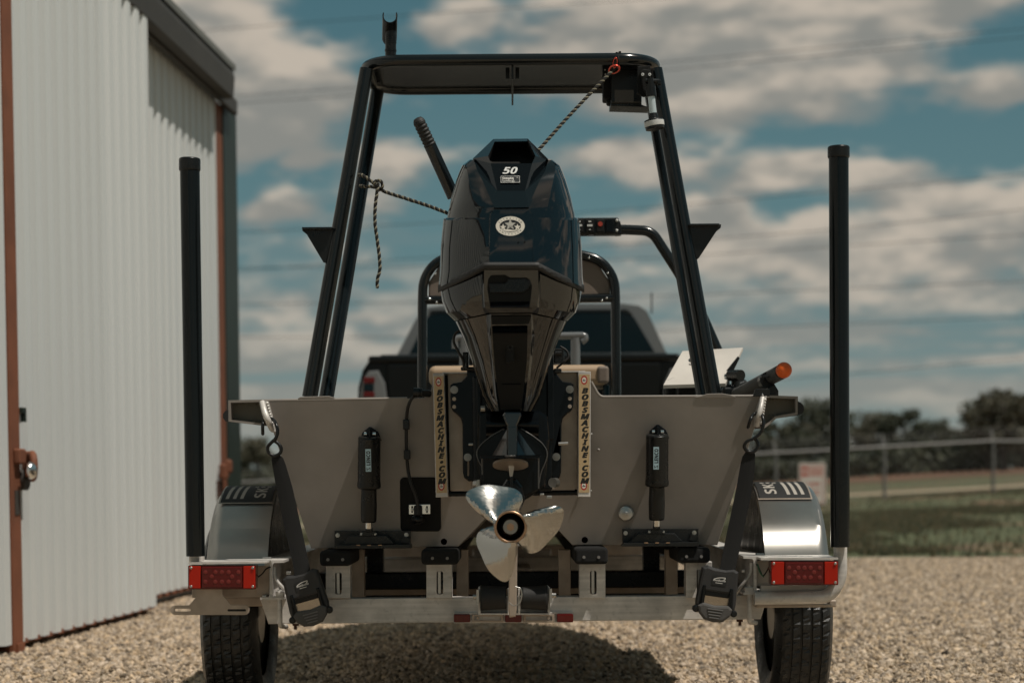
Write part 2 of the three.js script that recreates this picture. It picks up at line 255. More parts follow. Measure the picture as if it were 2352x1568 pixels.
{
  const soil = tex(1024, 1024, (u, v) => { const a = fbm(u * 8, v * 8, 6, 8), b = fbm(u * 90, v * 90, 3, 90), t = sstep(0.46, 0.62, a); const g = [0.30, 0.315, 0.205], d = [0.42, 0.335, 0.25]; return g.map((c, k) => lerp(c, d[k], t) * (0.6 + 0.8 * b)); }, true);
  structure('ground', sheet([-700, -300, -150, ...span(-100, 100, 50), 150, 300, 700], [-300, -60, -20, ...span(-10, 130, 70), 180, 260, 420, 800, 1300], 0), std({ map: rep(soil, 0.09), roughness: 1 }));
  const gravelTex = tex(2048, 2048, (u, v) => { // small stones: cell pattern with a tone for each stone
    const N = 150, x = u * N, y = v * N; let best = 9, second = 9, id = 0;
    const xi = Math.floor(x), yi = Math.floor(y);
    for (let a = -1; a <= 1; a++) for (let b = -1; b <= 1; b++) { const cx = ((xi + a) % N + N) % N, cy = ((yi + b) % N + N) % N, h = perm[(perm[cx & 255] + cy) & 255], h2 = perm[(h + cx * 7) & 255]; const dx = xi + a + 0.15 + 0.7 * gradv[h] - x, dy = yi + b + 0.15 + 0.7 * gradv[h2] - y, d = dx * dx + dy * dy; if (d < best) { second = best; best = d; id = h2; } else if (d < second) second = d; }
    const tone = 0.62 + 0.34 * gradv[id], warm = gradv[(id * 5 + 3) & 255], f = 0.8 + 0.4 * fbm(u * 300, v * 300, 2, 300);
    return [tone * f, tone * f * (0.90 + 0.05 * warm), tone * f * (0.74 + 0.13 * warm)];
  }, true);
  const gravelBump = tex(1024, 1024, (u, v) => { const N = 80, x = u * N, y = v * N; let best = 9; const xi = Math.floor(x), yi = Math.floor(y); for (let a = -1; a <= 1; a++) for (let b = -1; b <= 1; b++) { const cx = ((xi + a) % N + N) % N, cy = ((yi + b) % N + N) % N, h = perm[(perm[cx & 255] + cy) & 255], h2 = perm[(h + cx * 7) & 255]; const dx = xi + a + 0.15 + 0.7 * gradv[h] - x, dy = yi + b + 0.15 + 0.7 * gradv[h2] - y; best = Math.min(best, dx * dx + dy * dy); } return Math.max(0, 1 - best * 1.4); });
  const edge = (x) => 18.0 + 0.5 * (fbm(x * 0.6 + 50, 3, 4) - 0.5) * 2;
  const xs = span(-40, 40, 160), zs = [-60, -20, -5, ...span(0, 17, 34)];
  const gl = sheet(xs, [...zs, 17.5, 18], 0.004); { const p = gl.attributes.position; for (let i = 0; i < p.count; i++) if (-p.getZ(i) > 17.2) { const Z = -p.getZ(i) + edge(p.getX(i)) - 18; p.setZ(i, -Z); p.setY(i, rise(p.getX(i), Z) + 0.004); } }
  structure('gravel_lot', gl, std({ map: rep(gravelTex, 0.46), bumpMap: rep(gravelBump, 0.86), bumpScale: 0.02, roughness: 1 }));
  structure('far_road', sheet(span(-90, 90, 60), [58, 59.2, 60.6, 62], 0.03), std({ color: rgb(0.40, 0.33, 0.235), map: rep(mottled, 0.15), roughness: 1 }));
  // loose stones lying on the lot
  const st = new THREE.IcosahedronGeometry(1, 1); { const r = rng(5), p = st.attributes.position, seen = new Map(); for (let i = 0; i < p.count; i++) { const k = [p.getX(i), p.getY(i), p.getZ(i)].map(v => v.toFixed(3)).join(); if (!seen.has(k)) seen.set(k, 0.7 + 0.5 * r()); const s = seen.get(k); p.setXYZ(i, p.getX(i) * s, p.getY(i) * s * 0.7, p.getZ(i) * s); } st.computeVertexNormals(); }
  const r = rng(77), m4 = new THREE.Matrix4(), q = new THREE.Quaternion(), eu = new THREE.Euler(), col = new THREE.Color(), list = [];
  for (let k = 0; k < 600000 && list.length < 420000; k++) { const Z = 3.0 + 15 * Math.pow(r(), 0.8), x = (r() - 0.5) * 2 * (0.31 * Z + 0.7); list.push([x, Z]); }
  const inst = new THREE.InstancedMesh(st, std({ roughness: 0.95, color: rgb(1, 1, 1) }), list.length);
  list.forEach(([x, Z], i) => { const s = 0.0035 + 0.011 * Math.pow(r(), 3.2); eu.set(r() * 6.3, r() * 6.3, r() * 6.3); q.setFromEuler(eu); m4.compose(V(x, rise(x, Z) + s * 0.25 + 0.004, -Z), q, V(s * (0.8 + r() * 0.6), s * (0.7 + 0.4 * r()), s * (0.8 + r() * 0.6))); inst.setMatrixAt(i, m4); const t = 0.20 + 0.42 * r(), w = r(), d = r() < 0.10 ? 0.3 : 1; col.setRGB(t * d, t * d * (0.745 + 0.08 * w), t * d * (0.485 + 0.17 * w)); inst.setColorAt(i, col); });
  inst.name = 'gravel'; tag(inst, 'loose tan and grey crushed stones covering the lot around the trailer', 'gravel', null, 'stuff'); scene.add(inst);
  // grass between the lot and the fence
  const tuft = []; { const rr = rng(9); for (let k = 0; k < 7; k++) { const a = rr() * 6.28, l = 0.5 + 0.5 * rr(), b = 0.25 * (0.4 + rr()), w = 0.05; tuft.push(V(-w * Math.sin(a), 0, w * Math.cos(a)), V(w * Math.sin(a), 0, -w * Math.cos(a)), V(b * Math.cos(a), l, b * Math.sin(a))); } }
  const tg = new THREE.BufferGeometry(); tg.setAttribute('position', new THREE.Float32BufferAttribute(tuft.flatMap(v => [v.x, v.y, v.z]), 3)); tg.computeVertexNormals();
  const pts = []; for (let k = 0; k < 300000 && pts.length < 130000; k++) { const Z = 17.7 + 36 * Math.pow(r(), 1.2), x = -15 + 34 * r() * (1 + Z / 120); if (Z < edge(x)) continue; const patch = fbm(x * 0.35 + 20, Z * 0.16 + 7, 4); if (patch < 0.46 && r() < 0.92) continue; pts.push([x, Z, patch]); }
  const grass = new THREE.InstancedMesh(tg, std({ roughness: 0.9, side: THREE.DoubleSide, transmission: 0.3, thickness: 0 }), pts.length);
  pts.forEach(([x, Z, pa], i) => { const s = 0.045 + 0.06 * r(); eu.set(0, r() * 6.3, 0); q.setFromEuler(eu); m4.compose(V(x, rise(x, Z), -Z), q, V(s * 1.4, s, s * 1.4)); grass.setMatrixAt(i, m4); const t = 0.75 + 0.5 * r(), dry = r() < 0.3 ? 1 : 0; col.setRGB((0.088 + 0.10 * dry) * t, (0.090 + 0.05 * dry) * t, (0.042 + 0.028 * dry) * t); grass.setColorAt(i, col); });
  grass.name = 'grass'; tag(grass, 'rough green grass strip between the gravel and the chain link fence', 'grass', null, 'stuff'); scene.add(grass);
}

// ---------------------------------------------------------------- metal shed on the left: wall runs away from the camera
{
  const X0 = -3.02, KX = 0.0664, len = Math.hypot(1, KX), off = 0;
  const hit = (x, y, z = 0) => { const d = P(x, y, 1).sub(V(0, EYE, 0)); return (X0 + z * len) / (d.x - KX); };   // depth where a sight line meets the wall plane
  const Zc = hit(551, 900, 0.03), Z1 = hit(334, 700, 0.13), Zp2 = hit(493, 600, 0.0), Zl0 = hit(14, 900, 0.17), Zl1 = hit(36, 900, 0.17), Zg = hit(514, 600, 0.02);
  const base = V(X0 + KX * Zc, 0, -Zc), q = new THREE.Quaternion().setFromAxisAngle(V(0, 1, 0), Math.atan2(1, KX));
  const shed = thing('metal_shed', base, 'white corrugated metal shed with rust trim and dark eaves left of the boat', 'shed');
  // local axes: x away from the camera along the wall, y up, z out of the wall; u = metres from the far corner towards the camera
  const U = Z => (Zc - Z) * len;
  const place = g => { for (const m of [g].flat(9)) { m.applyQuaternion(q); m.translate(base.x, base.y, base.z); } return g; };
  const rib = (u0, u1, y0, y1, z, shape, nx = 24) => { // corrugated sheet from u0 to u1
    const n = Math.ceil((u1 - u0) / 0.186 * nx), f = [], t = [];
    const prof = u => { const k = ((u / 0.186) % 1 + 1) % 1; return 0.050 * (sstep(0.0, 0.07, k) - sstep(0.56, 0.63, k)); };
    const rows = [[], []]; for (let i = 0; i <= n; i++) { const u = lerp(u0, u1, i / n); rows[0].push(V(-u, y0, z + prof(u))); rows[1].push(V(-u, y1, z + prof(u))); }
    return quads(rows, false, 1.2);
  };
  const bx2 = (u0, u1, y0, y1, z0, z1, r = 0) => box(-(u0 + u1) / 2, (y0 + y1) / 2, (z0 + z1) / 2, Math.abs(u1 - u0), y1 - y0, z1 - z0, r);
  const Yb = 0.05, Ytop = 3.51, Yrail = 3.49;
  // back-up wall, closed box
  part('wall', place([bx2(0, 22, 0, 3.62, -0.25, -0.08), bx2(0, 22, 0, 3.45, -9, -8.8), bx2(0, 0.2, 0, 3.45, -8.8, -0.25), bx2(21.8, 22, 0, 3.45, -8.8, -0.25)]), M.whiteMetal, shed);
  const u1 = U(Z1), uR = U(Zp2), uL0 = U(Zl0), uL1 = U(Zl1);
  const d2 = part('door_panel', place(rib(U(Zp2) , u1 + 0.06, Yb + 0.03, Ytop, -0.03)), M.whiteMetal, shed, { label: 'far corrugated sliding door panel' });
  const d1 = part('door_panel', place([rib(u1, uL1 + 0.02, Yb, Ytop + 0.1, 0.13)]), M.whiteMetal, shed, { label: 'near corrugated sliding door panel with rust edge' });
  part('edge_trim', place([bx2(u1 - 0.035, u1, Yb, Ytop, 0.05, 0.16), bx2(u1, uL1, Yb - 0.014, Yb + 0.008, 0.10, 0.162), ]), M.rust, d1);
  part('bottom_trim', place([bx2(uR, u1 - 0.04, Yb - 0.0, Yb + 0.045, -0.05, 0.0)]), M.rust, d2);
  // screw rows
  const screws = []; for (const yy of [1.62, 1.05, 0.16]) for (let u = u1 + 0.09; u < uL1; u += 0.186) { const g = new THREE.CylinderGeometry(0.006, 0.006, 0.008, 8); g.rotateX(Math.PI / 2); g.translate(-u, yy, 0.148); screws.push(g); }
  part('screws', place(screws), M.screwGrey, d1, { kind: 'stuff' });
  // nearer wall towards and past the camera
  part('wall_panel', place(rib(uL0 - 0.02, 21.9, Yb, Ytop + 0.1, 0.13)), M.whiteMetal, shed);
  part('door_post', place([bx2(uL1, uL0, 0.0, Ytop + 0.1, 0.12, 0.187, 0.004)]), M.rust, shed, { label: 'rust coloured post between the near door and the next wall' });
  part('post_foot', place([bx2(uL1 + 0.02, uL0 - 0.02, 0, 0.05, 0.09, 0.20)]), M.rust, shed);
  part('door_post', place([bx2(U(Zg), uR, 0, Yrail, -0.06, 0.02, 0.004)]), M.rust, shed, { label: 'rust post beside the dark green corner' });
  part('corner_post', place([bx2(0, U(Zg), 0, 3.5, -0.3, 0.03, 0.004)]), M.green, shed);
  // latches: near one with a bright lock
  const yl = EYE + (1100 - 1062) * -Zl1 / F * -1, ul = uL1 + 0.03, lat = (u, y, s) => { const t = new THREE.TorusGeometry(0.055 * s, 0.018 * s, 10, 20); t.rotateY(Math.PI / 2 * 0.3); t.translate(-(u - 0.05), y + 0.02, 0.235); return [t, bx2(u - 0.02, u + 0.07, y + 0.03, y + 0.10, 0.185, 0.22, 0.01), bx2(u - 0.09, u - 0.05, y - 0.03, y + 0.09, 0.185, 0.22, 0.01)]; };
  const yA = EYE + (1100 - 1062) * Zl1 / F - 0.02;
  part('latch', place(lat(ul, yA, 1)), M.rust, shed, { label: 'rusty latch with a round metal lock on the near post' });
  const lk = new THREE.SphereGeometry(0.040, 20, 14); lk.scale(1, 1, 0.7); lk.translate(-(ul + 0.015), yA + 0.0, 0.25);
  const lk2 = new THREE.CylinderGeometry(0.05, 0.05, 0.03, 20); lk2.rotateX(Math.PI / 2); lk2.translate(-(ul - 0.07), yA - 0.04, 0.19);
  part('lock', place([lk]), M.chrome, shed.children.at(-1)); part('latch_boss', place([lk2, bx2(ul - 0.0, ul + 0.06, yA - 0.20, yA - 0.09, 0.186, 0.191)]), M.trimDark, shed);
  { const u = U(hit(512, 1075, 0.05)), y = EYE + 25 * 13.3 / F; part('latch', place([bx2(u - 0.06, u + 0.06, y - 0.06, y + 0.05, 0.03, 0.08, 0.015), bx2(u - 0.10, u - 0.03, y - 0.02, y + 0.08, 0.05, 0.10, 0.02)]), M.rust, shed, { label: 'rusty latch on the far post' }); part('latch_socket', place(bx2(u - 0.03, u + 0.09, y - 0.19, y - 0.07, 0.02, 0.035)), M.rustDark, shed); }
  part('small_bracket', place([bx2(uL1 - 0.06, uL1 - 0.01, 1.10, 1.125, 0.16, 0.20), bx2(uL1 - 0.06, uL1 - 0.045, 1.06, 1.11, 0.16, 0.20)]), M.green, shed); part('small_bracket', place([bx2(uL1 - 0.035, uL1 - 0.01, 1.17, 1.24, 0.155, 0.17)]), M.green, shed);
  // sliding rail, eaves and roof
  part('door_rail', place([bx2(0.28, u1 - 0.02, 3.45, 3.56, 0.06, 0.10, 0.01), bx2(0.3, u1 - 0.02, 3.55, 3.64, -0.02, 0.07)]), M.trimDark, shed);
  const uEnd = U(hit(541, 195, 0.20)) - 0.04;
  const fascia = new THREE.Shape([[0.0, 3.57], [0.12, 3.46], [0.185, 3.47], [0.196, 3.61], [0.178, 3.69], [0.14, 3.715], [0.0, 3.69]].map(a => new THREE.Vector2(a[0], a[1])));
  const fg = new THREE.ExtrudeGeometry(fascia, { depth: 22, bevelEnabled: true, bevelSize: 0.02, bevelThickness: 0.05, bevelSegments: 3, bevelOffset: -0.02 }); fg.rotateY(-Math.PI / 2); fg.translate(-uEnd - 0.05, 0, 0);
  part('fascia', place(fg), M.trimDark, shed);
  const rs = new THREE.Shape([[0.20, 3.655], [0.20, 3.70], [0.15, 3.74], [-9.2, 5.75], [-9.2, 5.65], [0.11, 3.71]].map(a => new THREE.Vector2(a[0], a[1])));
  const rg = new THREE.ExtrudeGeometry(rs, { depth: 22, bevelEnabled: false }); rg.rotateY(-Math.PI / 2); rg.translate(-uEnd - 0.02, 0, 0);
  part('roof', place(rg), M.trim, shed);
}

// ---------------------------------------------------------------- boat trailer
const ground0 = (x, Z) => V(P(x, 1400, Z).x, 0, -Z);
const trailer = thing('boat_trailer', ground0(1176, 6.0), 'grey aluminium boat trailer with black guide posts, fenders and red tail lights under the boat', 'boat trailer');
{
  const T = trailer, Zb = 5.9;
  part('crossbar', [ext([[597, 1376], [1765, 1366], [1748, 1422], [616, 1433]], Zb, 0.075, { bevel: 0.003 })], M.alu, T);
  // rails with I-shaped section, running forwards
  const rail = (o) => { const g = ext(o, 5.82, 2.6, { bevel: 0 }); return g; };
  const I = (x0, x1, y0, y1, xw) => [[x0, y0], [x1, y0], [x1, y0 + 5.5], [xw + 7, y0 + 6], [xw + 3.5, y0 + 10], [xw + 3.5, y1 - 10], [xw + 7, y1 - 6], [x1, y1 - 5.5], [x1, y1], [x0, y1], [x0, y1 - 5.5], [xw - 7, y1 - 6], [xw - 3.5, y1 - 10], [xw - 3.5, y0 + 10], [xw - 7, y0 + 6], [x0, y0 + 5.5]];
  part('frame_rail', rail(I(597, 651, 1286.5, 1377, 622)), M.alu, T); part('frame_rail', rail(I(1708, 1763, 1277, 1366, 1735)), M.alu, T);
  // members farther forward, seen under the hull
  part('crossmember', [box(0.02, 0.365, -7.2, 1.5, 0.08, 0.08, 0.006)], M.plate, T);
  part('crossmember', [box(0.02, 0.40, -8.3, 1.4, 0.09, 0.08, 0.006)], M.alu, T);
  part('axle', [rod(V(-0.82, 0.36, -6.4), V(0.84, 0.36, -6.4), 0.035)], M.satin, T);
  part('torsion_tube', [box(0.02, 0.425, -6.75, 1.45, 0.06, 0.07, 0.006)], M.satin, T);
  part('crossmember', [pbox(868, 1252, 1500, 1312, 9.0, 0.08, 0.006)], M.plate, T); part('crossmember', [pbox(1086, 1262, 1266, 1316, 8.6, 0.06, 0.006)], M.alu, T);
  part('tongue', [box(0.03, 0.36, -10.2, 0.1, 0.1, 4.4, 0.006)], M.alu, T);
  const upr = []; for (const x of [822, 1062, 1297, 1543]) upr.push(pbox(x - 14, 1262, x + 14, 1375, 6.15, 0.05));
  upr.forEach(g => part('bunk_upright', g, M.plate, T));
  for (const [x0, x1] of [[842, 880], [1478, 1516]]) part('bunk_upright', pbox(x0, 1255, x1, 1345, 6.9, 0.06), M.satin, T);
  // bunks and their slotted brackets
  for (const [x0, x1, y0, y1, bx0, bx1, sx] of [[733, 806, 1264, 1300, 748, 804, 776], [967, 1053, 1261, 1297, 979, 1038, 1009], [1320, 1397, 1257, 1296, 1331, 1391, 1362], [1557, 1632, 1257, 1293, 1576, 1636, 1607]]) {
    const b = part('bunk', [pbox(x0, y0, x1, y1, 5.83, 2.6, 0.012)], M.carpet, T);
    each('bunk_screw', [circ((x0 + x1) / 2 - 17, (y0 + y1) / 2 + 3, 3.5), circ((x0 + x1) / 2 + 17, (y0 + y1) / 2 + 3, 3.5)].map(c => ext(c, 5.825, 0.006)), M.galv, b);
    const br = part('bunk_bracket', ext([[bx0, y1 - 3], [bx1, y1 - 3], [bx1, 1374], [bx0, 1374]], 5.89, 0.07, { bevel: 0.002, holes: [rrect(sx - 8, y1 + 13, sx + 10, 1366, 6)] }), M.alu, T);
    part('slot_bolt', pbox(sx - 4, y1 + 14, sx + 4, 1364, 5.894, 0.02, 0.002), M.zinc, br);
  }
  // keel rollers on their stand
  for (const [x0, x1] of [[1103, 1163], [1197, 1258]]) {
    const c = [P(x0, 1374, 5.83), P(x1, 1374, 5.83)], r = 29 * S(5.83); const fl = x0 < 1150 ? 1 : -1;
    const pr = []; for (let i = 0; i <= 10; i++) { const t = i / 10; pr.push(new THREE.Vector2(r * (0.90 + 0.10 * Math.pow(fl > 0 ? 1 - t : t, 1.5)), t * (c[1].x - c[0].x))); } pr.unshift(new THREE.Vector2(0.001, 0)); pr.push(new THREE.Vector2(0.001, c[1].x - c[0].x));
    const g = new THREE.LatheGeometry(pr, 36); g.rotateZ(-Math.PI / 2); g.translate(c[0].x, c[0].y, c[0].z - 0.02); part('keel_roller', g, M.rubber, T);
  }
  part('roller_stand', [ext([[1098, 1350], [1104, 1346], [1104, 1408], [1258, 1408], [1258, 1346], [1264, 1352], [1264, 1412], [1098, 1412]], 5.845, 0.06, { bevel: 0.001 }), pbox(1166, 1352, 1171, 1412, 5.83, 0.05, 0.001), pbox(1190, 1352, 1195, 1412, 5.83, 0.05, 0.001)], M.alu, T);
  each('roller_bolt', [rod(P(1086, 1370, 5.83), P(1098, 1370, 5.83), 0.008), rod(P(1262, 1367, 5.83), P(1277, 1367, 5.83), 0.008), ext(rrect(1262, 1352, 1268, 1384, 2), 5.82, 0.03), ext(rrect(1094, 1354, 1100, 1386, 2), 5.82, 0.03)], M.zinc, T);
  // bar of three small lights
  const bar = part('light_bar', [pbox(1042, 1408, 1317, 1430, 5.885, 0.012, 0.001), pbox(1042, 1406.5, 1317, 1410, 5.88, 0.02, 0.001)], M.alu, T, { label: 'narrow bar of three small red lights under the rollers' });
  for (const x of [1042, 1160, 1279]) part('marker_light', ext(rrect(x, 1410, x + 38, 1429, 3), 5.868, 0.018, { bevel: 0.003 }), M.redDark, bar);
  for (const x of [1084, 1202]) part('tan_plate', [ext(rrect(x, 1410.5, x + 72, 1428.5, 2), 5.873, 0.012, { bevel: 0.001, holes: [rrect(x + 5, 1414, x + 67, 1425, 2)] }), ext(circ(x < 1100 ? x + 13 : x + 58, 1419.5, 3.5), 5.872, 0.01)], M.plate, bar);
  // u bolts, hanging bolts, bent rods
  for (const [x, y0, y1] of [[643, 1376, 1440], [1722, 1366, 1431]]) part('u_bolt', [...pipe(px([[x - 1, y0 - 22, 5.83], [x, y1 - 3, 5.83], [x + 14, y1 - 1, 5.9]]), 5.6 * S(5.83), 0.012, { seg: 30 }), ext(rrect(x - 11, y0 - 18, x + 9, y0 - 5, 2), 5.82, 0.022, { bevel: 0.002 })], M.alu, T);
  for (const [x, y] of [[678, 1431], [1700, 1422]]) part('hanging_bolt', [pbox(x - 7, y, x + 7, y + 6, 5.92, 0.016, 0.001), rod(P(x, y, 5.93), P(x, y + 14, 5.93), 3.5 * S(5.9))], M.rustDark, T);
  part('brace_rod', pipe(px([[629, 1302, 5.84], [631, 1330, 5.84], [652, 1352, 5.84], [668, 1378, 5.86]]), 4.2 * S(5.85), 0.02), M.alu, T); part('brace_rod', pipe(px([[1726, 1292, 5.84], [1725, 1318, 5.84], [1706, 1342, 5.84], [1686, 1370, 5.86]]), 4.2 * S(5.85), 0.02), M.alu, T);
  each('rail_bolt', [pbox(602, 1279, 622, 1287, 5.9, 0.02, 0.002), pbox(607, 1292, 618, 1300, 5.84, 0.016, 0.002), pbox(1737, 1270, 1756, 1277, 5.9, 0.02, 0.002), pbox(1752, 1283, 1762, 1291, 5.84, 0.016, 0.002), pbox(601, 1366, 612, 1372, 5.83, 0.016, 0.002), pbox(1742, 1354, 1754, 1360, 5.83, 0.016, 0.002), pbox(656, 1312, 668, 1319, 5.86, 0.01, 0.002), pbox(1704, 1308, 1712, 1315, 5.86, 0.01, 0.002)], M.zinc, T);
  for (const [pts] of [[[[590, 1326, 5.8], [601, 1318, 5.8], [611, 1306, 5.81], [620, 1302, 5.82]]], [[[1768, 1300, 5.8], [1759, 1316, 5.79], [1753, 1322, 5.79], [1742, 1300, 5.8], [1738, 1296, 5.81]]]]) part('light_wire', wire(px(pts), 0.0022), M.satin, T);
  part('ground_wire', wire(px([[1741, 1296, 5.8], [1746, 1314, 5.79], [1754, 1324, 5.79]]), 0.0022), std({ color: rgb(0.03, 0.12, 0.06), roughness: 0.5 }), T);

  // tail lights
  for (const [x0, x1, y0, y1, s] of [[431, 587, 1298, 1353, -1], [1771, 1926.5, 1288, 1343.5, 1]]) {
    const right = s > 0, L = part('tail_light', [ext(rrect(x0, y0, x1, y1, 3), 5.735, 0.05, { bevel: 0.002 })], M.redDark, T, { label: right ? 'red tail light with visible round bulbs on the right' : 'red tail light above the slotted plate on the left' });
    const a = right ? [x0 + 2, x0 + 31] : [x0 + 2, x0 + 29], b = right ? [x1 - 32, x1 - 2] : [x1 - 29, x1 - 2];
    for (const [u0, u1] of [a, b]) part('reflector', ext(rrect(u0, y0 + 2, u1, y1 - 2, 2), 5.725, 0.012, { bevel: 0.0015 }), M.red, L);
    part('lens', ext(rrect(a[1] + 2, y0 + 3, b[0] - 2, y1 - 3, 3), 5.722, 0.012, { bevel: 0.003 }), std({ color: rgb(0.085, 0.005, 0.004), roughness: 0.12, specularIntensity: 0.7, bumpMap: rep(brushed, 20), bumpScale: 0.0003 }), L);
    const leds = []; for (let k = 0; k < 5; k++) for (const v of [0, 1]) leds.push([lerp(a[1] + 11, b[0] - 11, [0, 0.30, 0.5, 0.70, 1][k]), y0 + 16 + v * 22]); leds.push([lerp(a[1], b[0], 0.26), y0 + 26], [lerp(a[1], b[0], 0.74), y0 + 26]);
    for (const [x, y] of leds) { const g = new THREE.SphereGeometry(5 * S(5.72), 14, 8); g.scale(1, 1, 0.12); const c = P(x, y, 5.7215); g.translate(c.x, c.y, c.z); part('bulb_dome', g, M.redLed, L); }
    each('screw', [[x0 + 7, y0 + 6], [x0 + 7, y1 - 6], [x1 - 7, y0 + 6], [x1 - 7, y1 - 6]].map(([x, y]) => { const g = new THREE.SphereGeometry(3.4 * S(5.72), 12, 8); g.scale(1, 1, 0.5); const c = P(x, y, 5.723); g.translate(c.x, c.y, c.z); return g; }), M.zinc, L);
  }
  part('light_shelf', ext([[432, 1291], [612, 1289], [612, 1293], [432, 1296]], 5.73, 0.2), M.alu, T); part('light_shelf', ext([[1748, 1281], [1926, 1280], [1926, 1285], [1748, 1286]], 5.73, 0.2), M.alu, T);
  part('light_backing', [pbox(588, 1299, 618, 1366, 5.85, 0.01, 0.001), pbox(440, 1350, 616, 1372, 5.86, 0.02, 0.002)], M.plate, T);
  part('light_backing', [pbox(1739, 1287, 1772, 1346, 5.85, 0.01, 0.001), pbox(1748, 1344, 1898, 1360, 5.82, 0.02, 0.002)], M.white, T);
  part('support_arm', [pbox(500, 1371, 616, 1393, 5.95, 0.06, 0.004)], M.plate, T);
  part('plate_bracket', ext([[446, 1352], [510, 1352], [511, 1366], [530, 1389], [562, 1389], [568, 1391], [572, 1396], [573, 1401], [571, 1407], [566, 1411], [562, 1412], [401, 1412], [395, 1410], [391, 1405], [391, 1397], [394, 1392], [401, 1390], [433, 1390], [448, 1373]], 5.76, 0.004, { bevel: 0.0008, holes: [rrect(400, 1397, 438, 1404.5, 3.4), rrect(521, 1398, 565, 1404.5, 3)] }), M.plate, T, { label: 'bent flat plate with two long slots' });
  part('guide_support', pipe(px([[1733, 1374, 5.80], [1850, 1372, 5.80], [1905, 1371, 5.80], [1931, 1330, 5.80], [1931, 1250, 5.80]]), 15.5 * S(5.8), 0.085, { seg: 80, rad: 20 }), M.alu, T, { label: 'bent aluminium tube holding the right guide post' });
  each('support_foot', [pbox(1738, 1388, 1912, 1395, 5.82, 0.07, 0.002), pbox(1905, 1378, 1922, 1394, 5.84, 0.04, 0.004)], M.plate, T);
  part('guide_support', [pbox(432, 1268, 464, 1296, 5.79, 0.05, 0.01)], M.alu, T);
  // guide posts
  const gp = (t, b, cap0, cap1, cw, name) => { const a = P(b[0], b[1], 5.76), c = P(t[0], t[1], 5.76); const g = part('guide_post', rod(a, c, b[2] * S(5.76), t[2] * S(5.76), 36), M.pvc, T, { label: name }); const d0 = P(t[0], cap1, 5.76), d1 = P(t[0], cap0, 5.76), r = cw * S(5.76), h = d0.distanceTo(d1); const lg = new THREE.LatheGeometry([[0.001, h], [r - 0.004, h], [r - 0.001, h - 0.002], [r, h - 0.005], [r, 0.004], [r - 0.002, 0], [r - 0.008, 0]].map(p => new THREE.Vector2(...p)), 36); const dir = d1.clone().sub(d0).normalize(); lg.applyQuaternion(new THREE.Quaternion().setFromUnitVectors(V(0, 1, 0), dir)); lg.translate(d0.x, d0.y, d0.z); part('cap', lg, M.satin, g); };
  gp([435, 372, 22.5], [448.5, 1277, 21.5], 363, 393, 24.5, 'left black guide post in front of the shed'); gp([1927, 346, 22.5], [1930.5, 1256, 22], 335.5, 363, 25, 'right black guide post against the sky');

  // fenders, tyres, step pads
  for (const s of [-1, 1]) {
    const R = 0.43, hub = V(s < 0 ? -0.910 : 0.936, 0.33, -6.4), inner = s < 0 ? P(617, 1290, 6.05).x : P(1755, 1283, 6.05).x, outer = s < 0 ? P(472, 1290, 6.05).x : P(1906, 1283, 6.05).x;
    const prof = []; const w = Math.abs(outer - inner); prof.push([0, -0.012], [0, 0], [w - 0.045, 0]); for (let i = 1; i <= 8; i++) { const a = i / 8 * Math.PI / 2; prof.push([w - 0.045 + 0.045 * Math.sin(a), -0.045 + 0.045 * Math.cos(a)]); } prof.push([w, -0.15]);
    const rows = []; for (let i = 0; i <= 48; i++) { const a = lerp(0.44, Math.PI - 0.44, i / 48); rows.push(prof.map(([u, v]) => V(inner + s * u, hub.y + (R + v) * Math.sin(a), hub.z + (R + v) * Math.cos(a)))); }
    const f = part('fender', quads(rows, false, 0.5), M.fender, T, { label: s < 0 ? 'left rounded aluminium fender half in shade' : 'right rounded aluminium fender with a bright highlight' });
    part('inner_panel', quads([span(0.40, Math.PI - 0.40, 40).map(a => V(inner - s * 0.004, hub.y + R * Math.sin(a), hub.z + R * Math.cos(a))), span(0.40, Math.PI - 0.40, 40).map(a => V(inner - s * 0.004, hub.y + 0.18 * Math.sin(a) + 0.0, hub.z + R * Math.cos(a)))]), M.satin, f);
    // step pad: a black sheet bent over the fender, bars let through
    const pu0 = 0.006, pu1 = Math.abs((s < 0 ? P(506, 1140, 6.2).x : P(1862, 1140, 6.2).x) - inner), a0 = 1.07, a1 = 1.62;
    const ptx = canvasTex(512, 384, (x, W0, H0) => { x.fillStyle = '#141413'; x.fillRect(0, 0, W0, H0); x.fillStyle = '#a29c93'; const flip = s < 0; const bar = (u, v, w1, h1) => x.fillRect(flip ? W0 - u - w1 : u, v, w1, h1); for (let k = 0; k < 3; k++) { x.save(); x.beginPath(); const u = 285 + k * 72, q0 = flip ? W0 - u - 42 : u, lean1 = flip ? -20 : 20; x.moveTo(q0, 340); x.lineTo(q0 + 34, 340); x.lineTo(q0 + 34 - lean1, 120); x.lineTo(q0 - lean1, 120); x.fill(); x.restore(); bar(u - 6, 40, 30, 40); } x.font = 'bold 120px sans-serif'; x.save(); x.translate(flip ? 380 : 130, 250); x.rotate(flip ? -Math.PI / 2 : -Math.PI / 2); x.scale(1.25, 1.35); x.textAlign = 'center'; x.textBaseline = 'middle'; x.fillText(flip ? 'SK' : 'SK', 0, 0); x.restore(); for (let k = 0; k < 3; k++) bar(60 + k * 62, 110, 40, 26); });
    const prow = [], uvs = []; const nA = 20; for (let i = 0; i <= nA; i++) { const a = lerp(a0, a1, i / nA); prow.push([pu0, pu1].map(u => V(inner + s * u, hub.y + (R + 0.004) * Math.sin(a), hub.z + (R + 0.004) * Math.cos(a)))); }
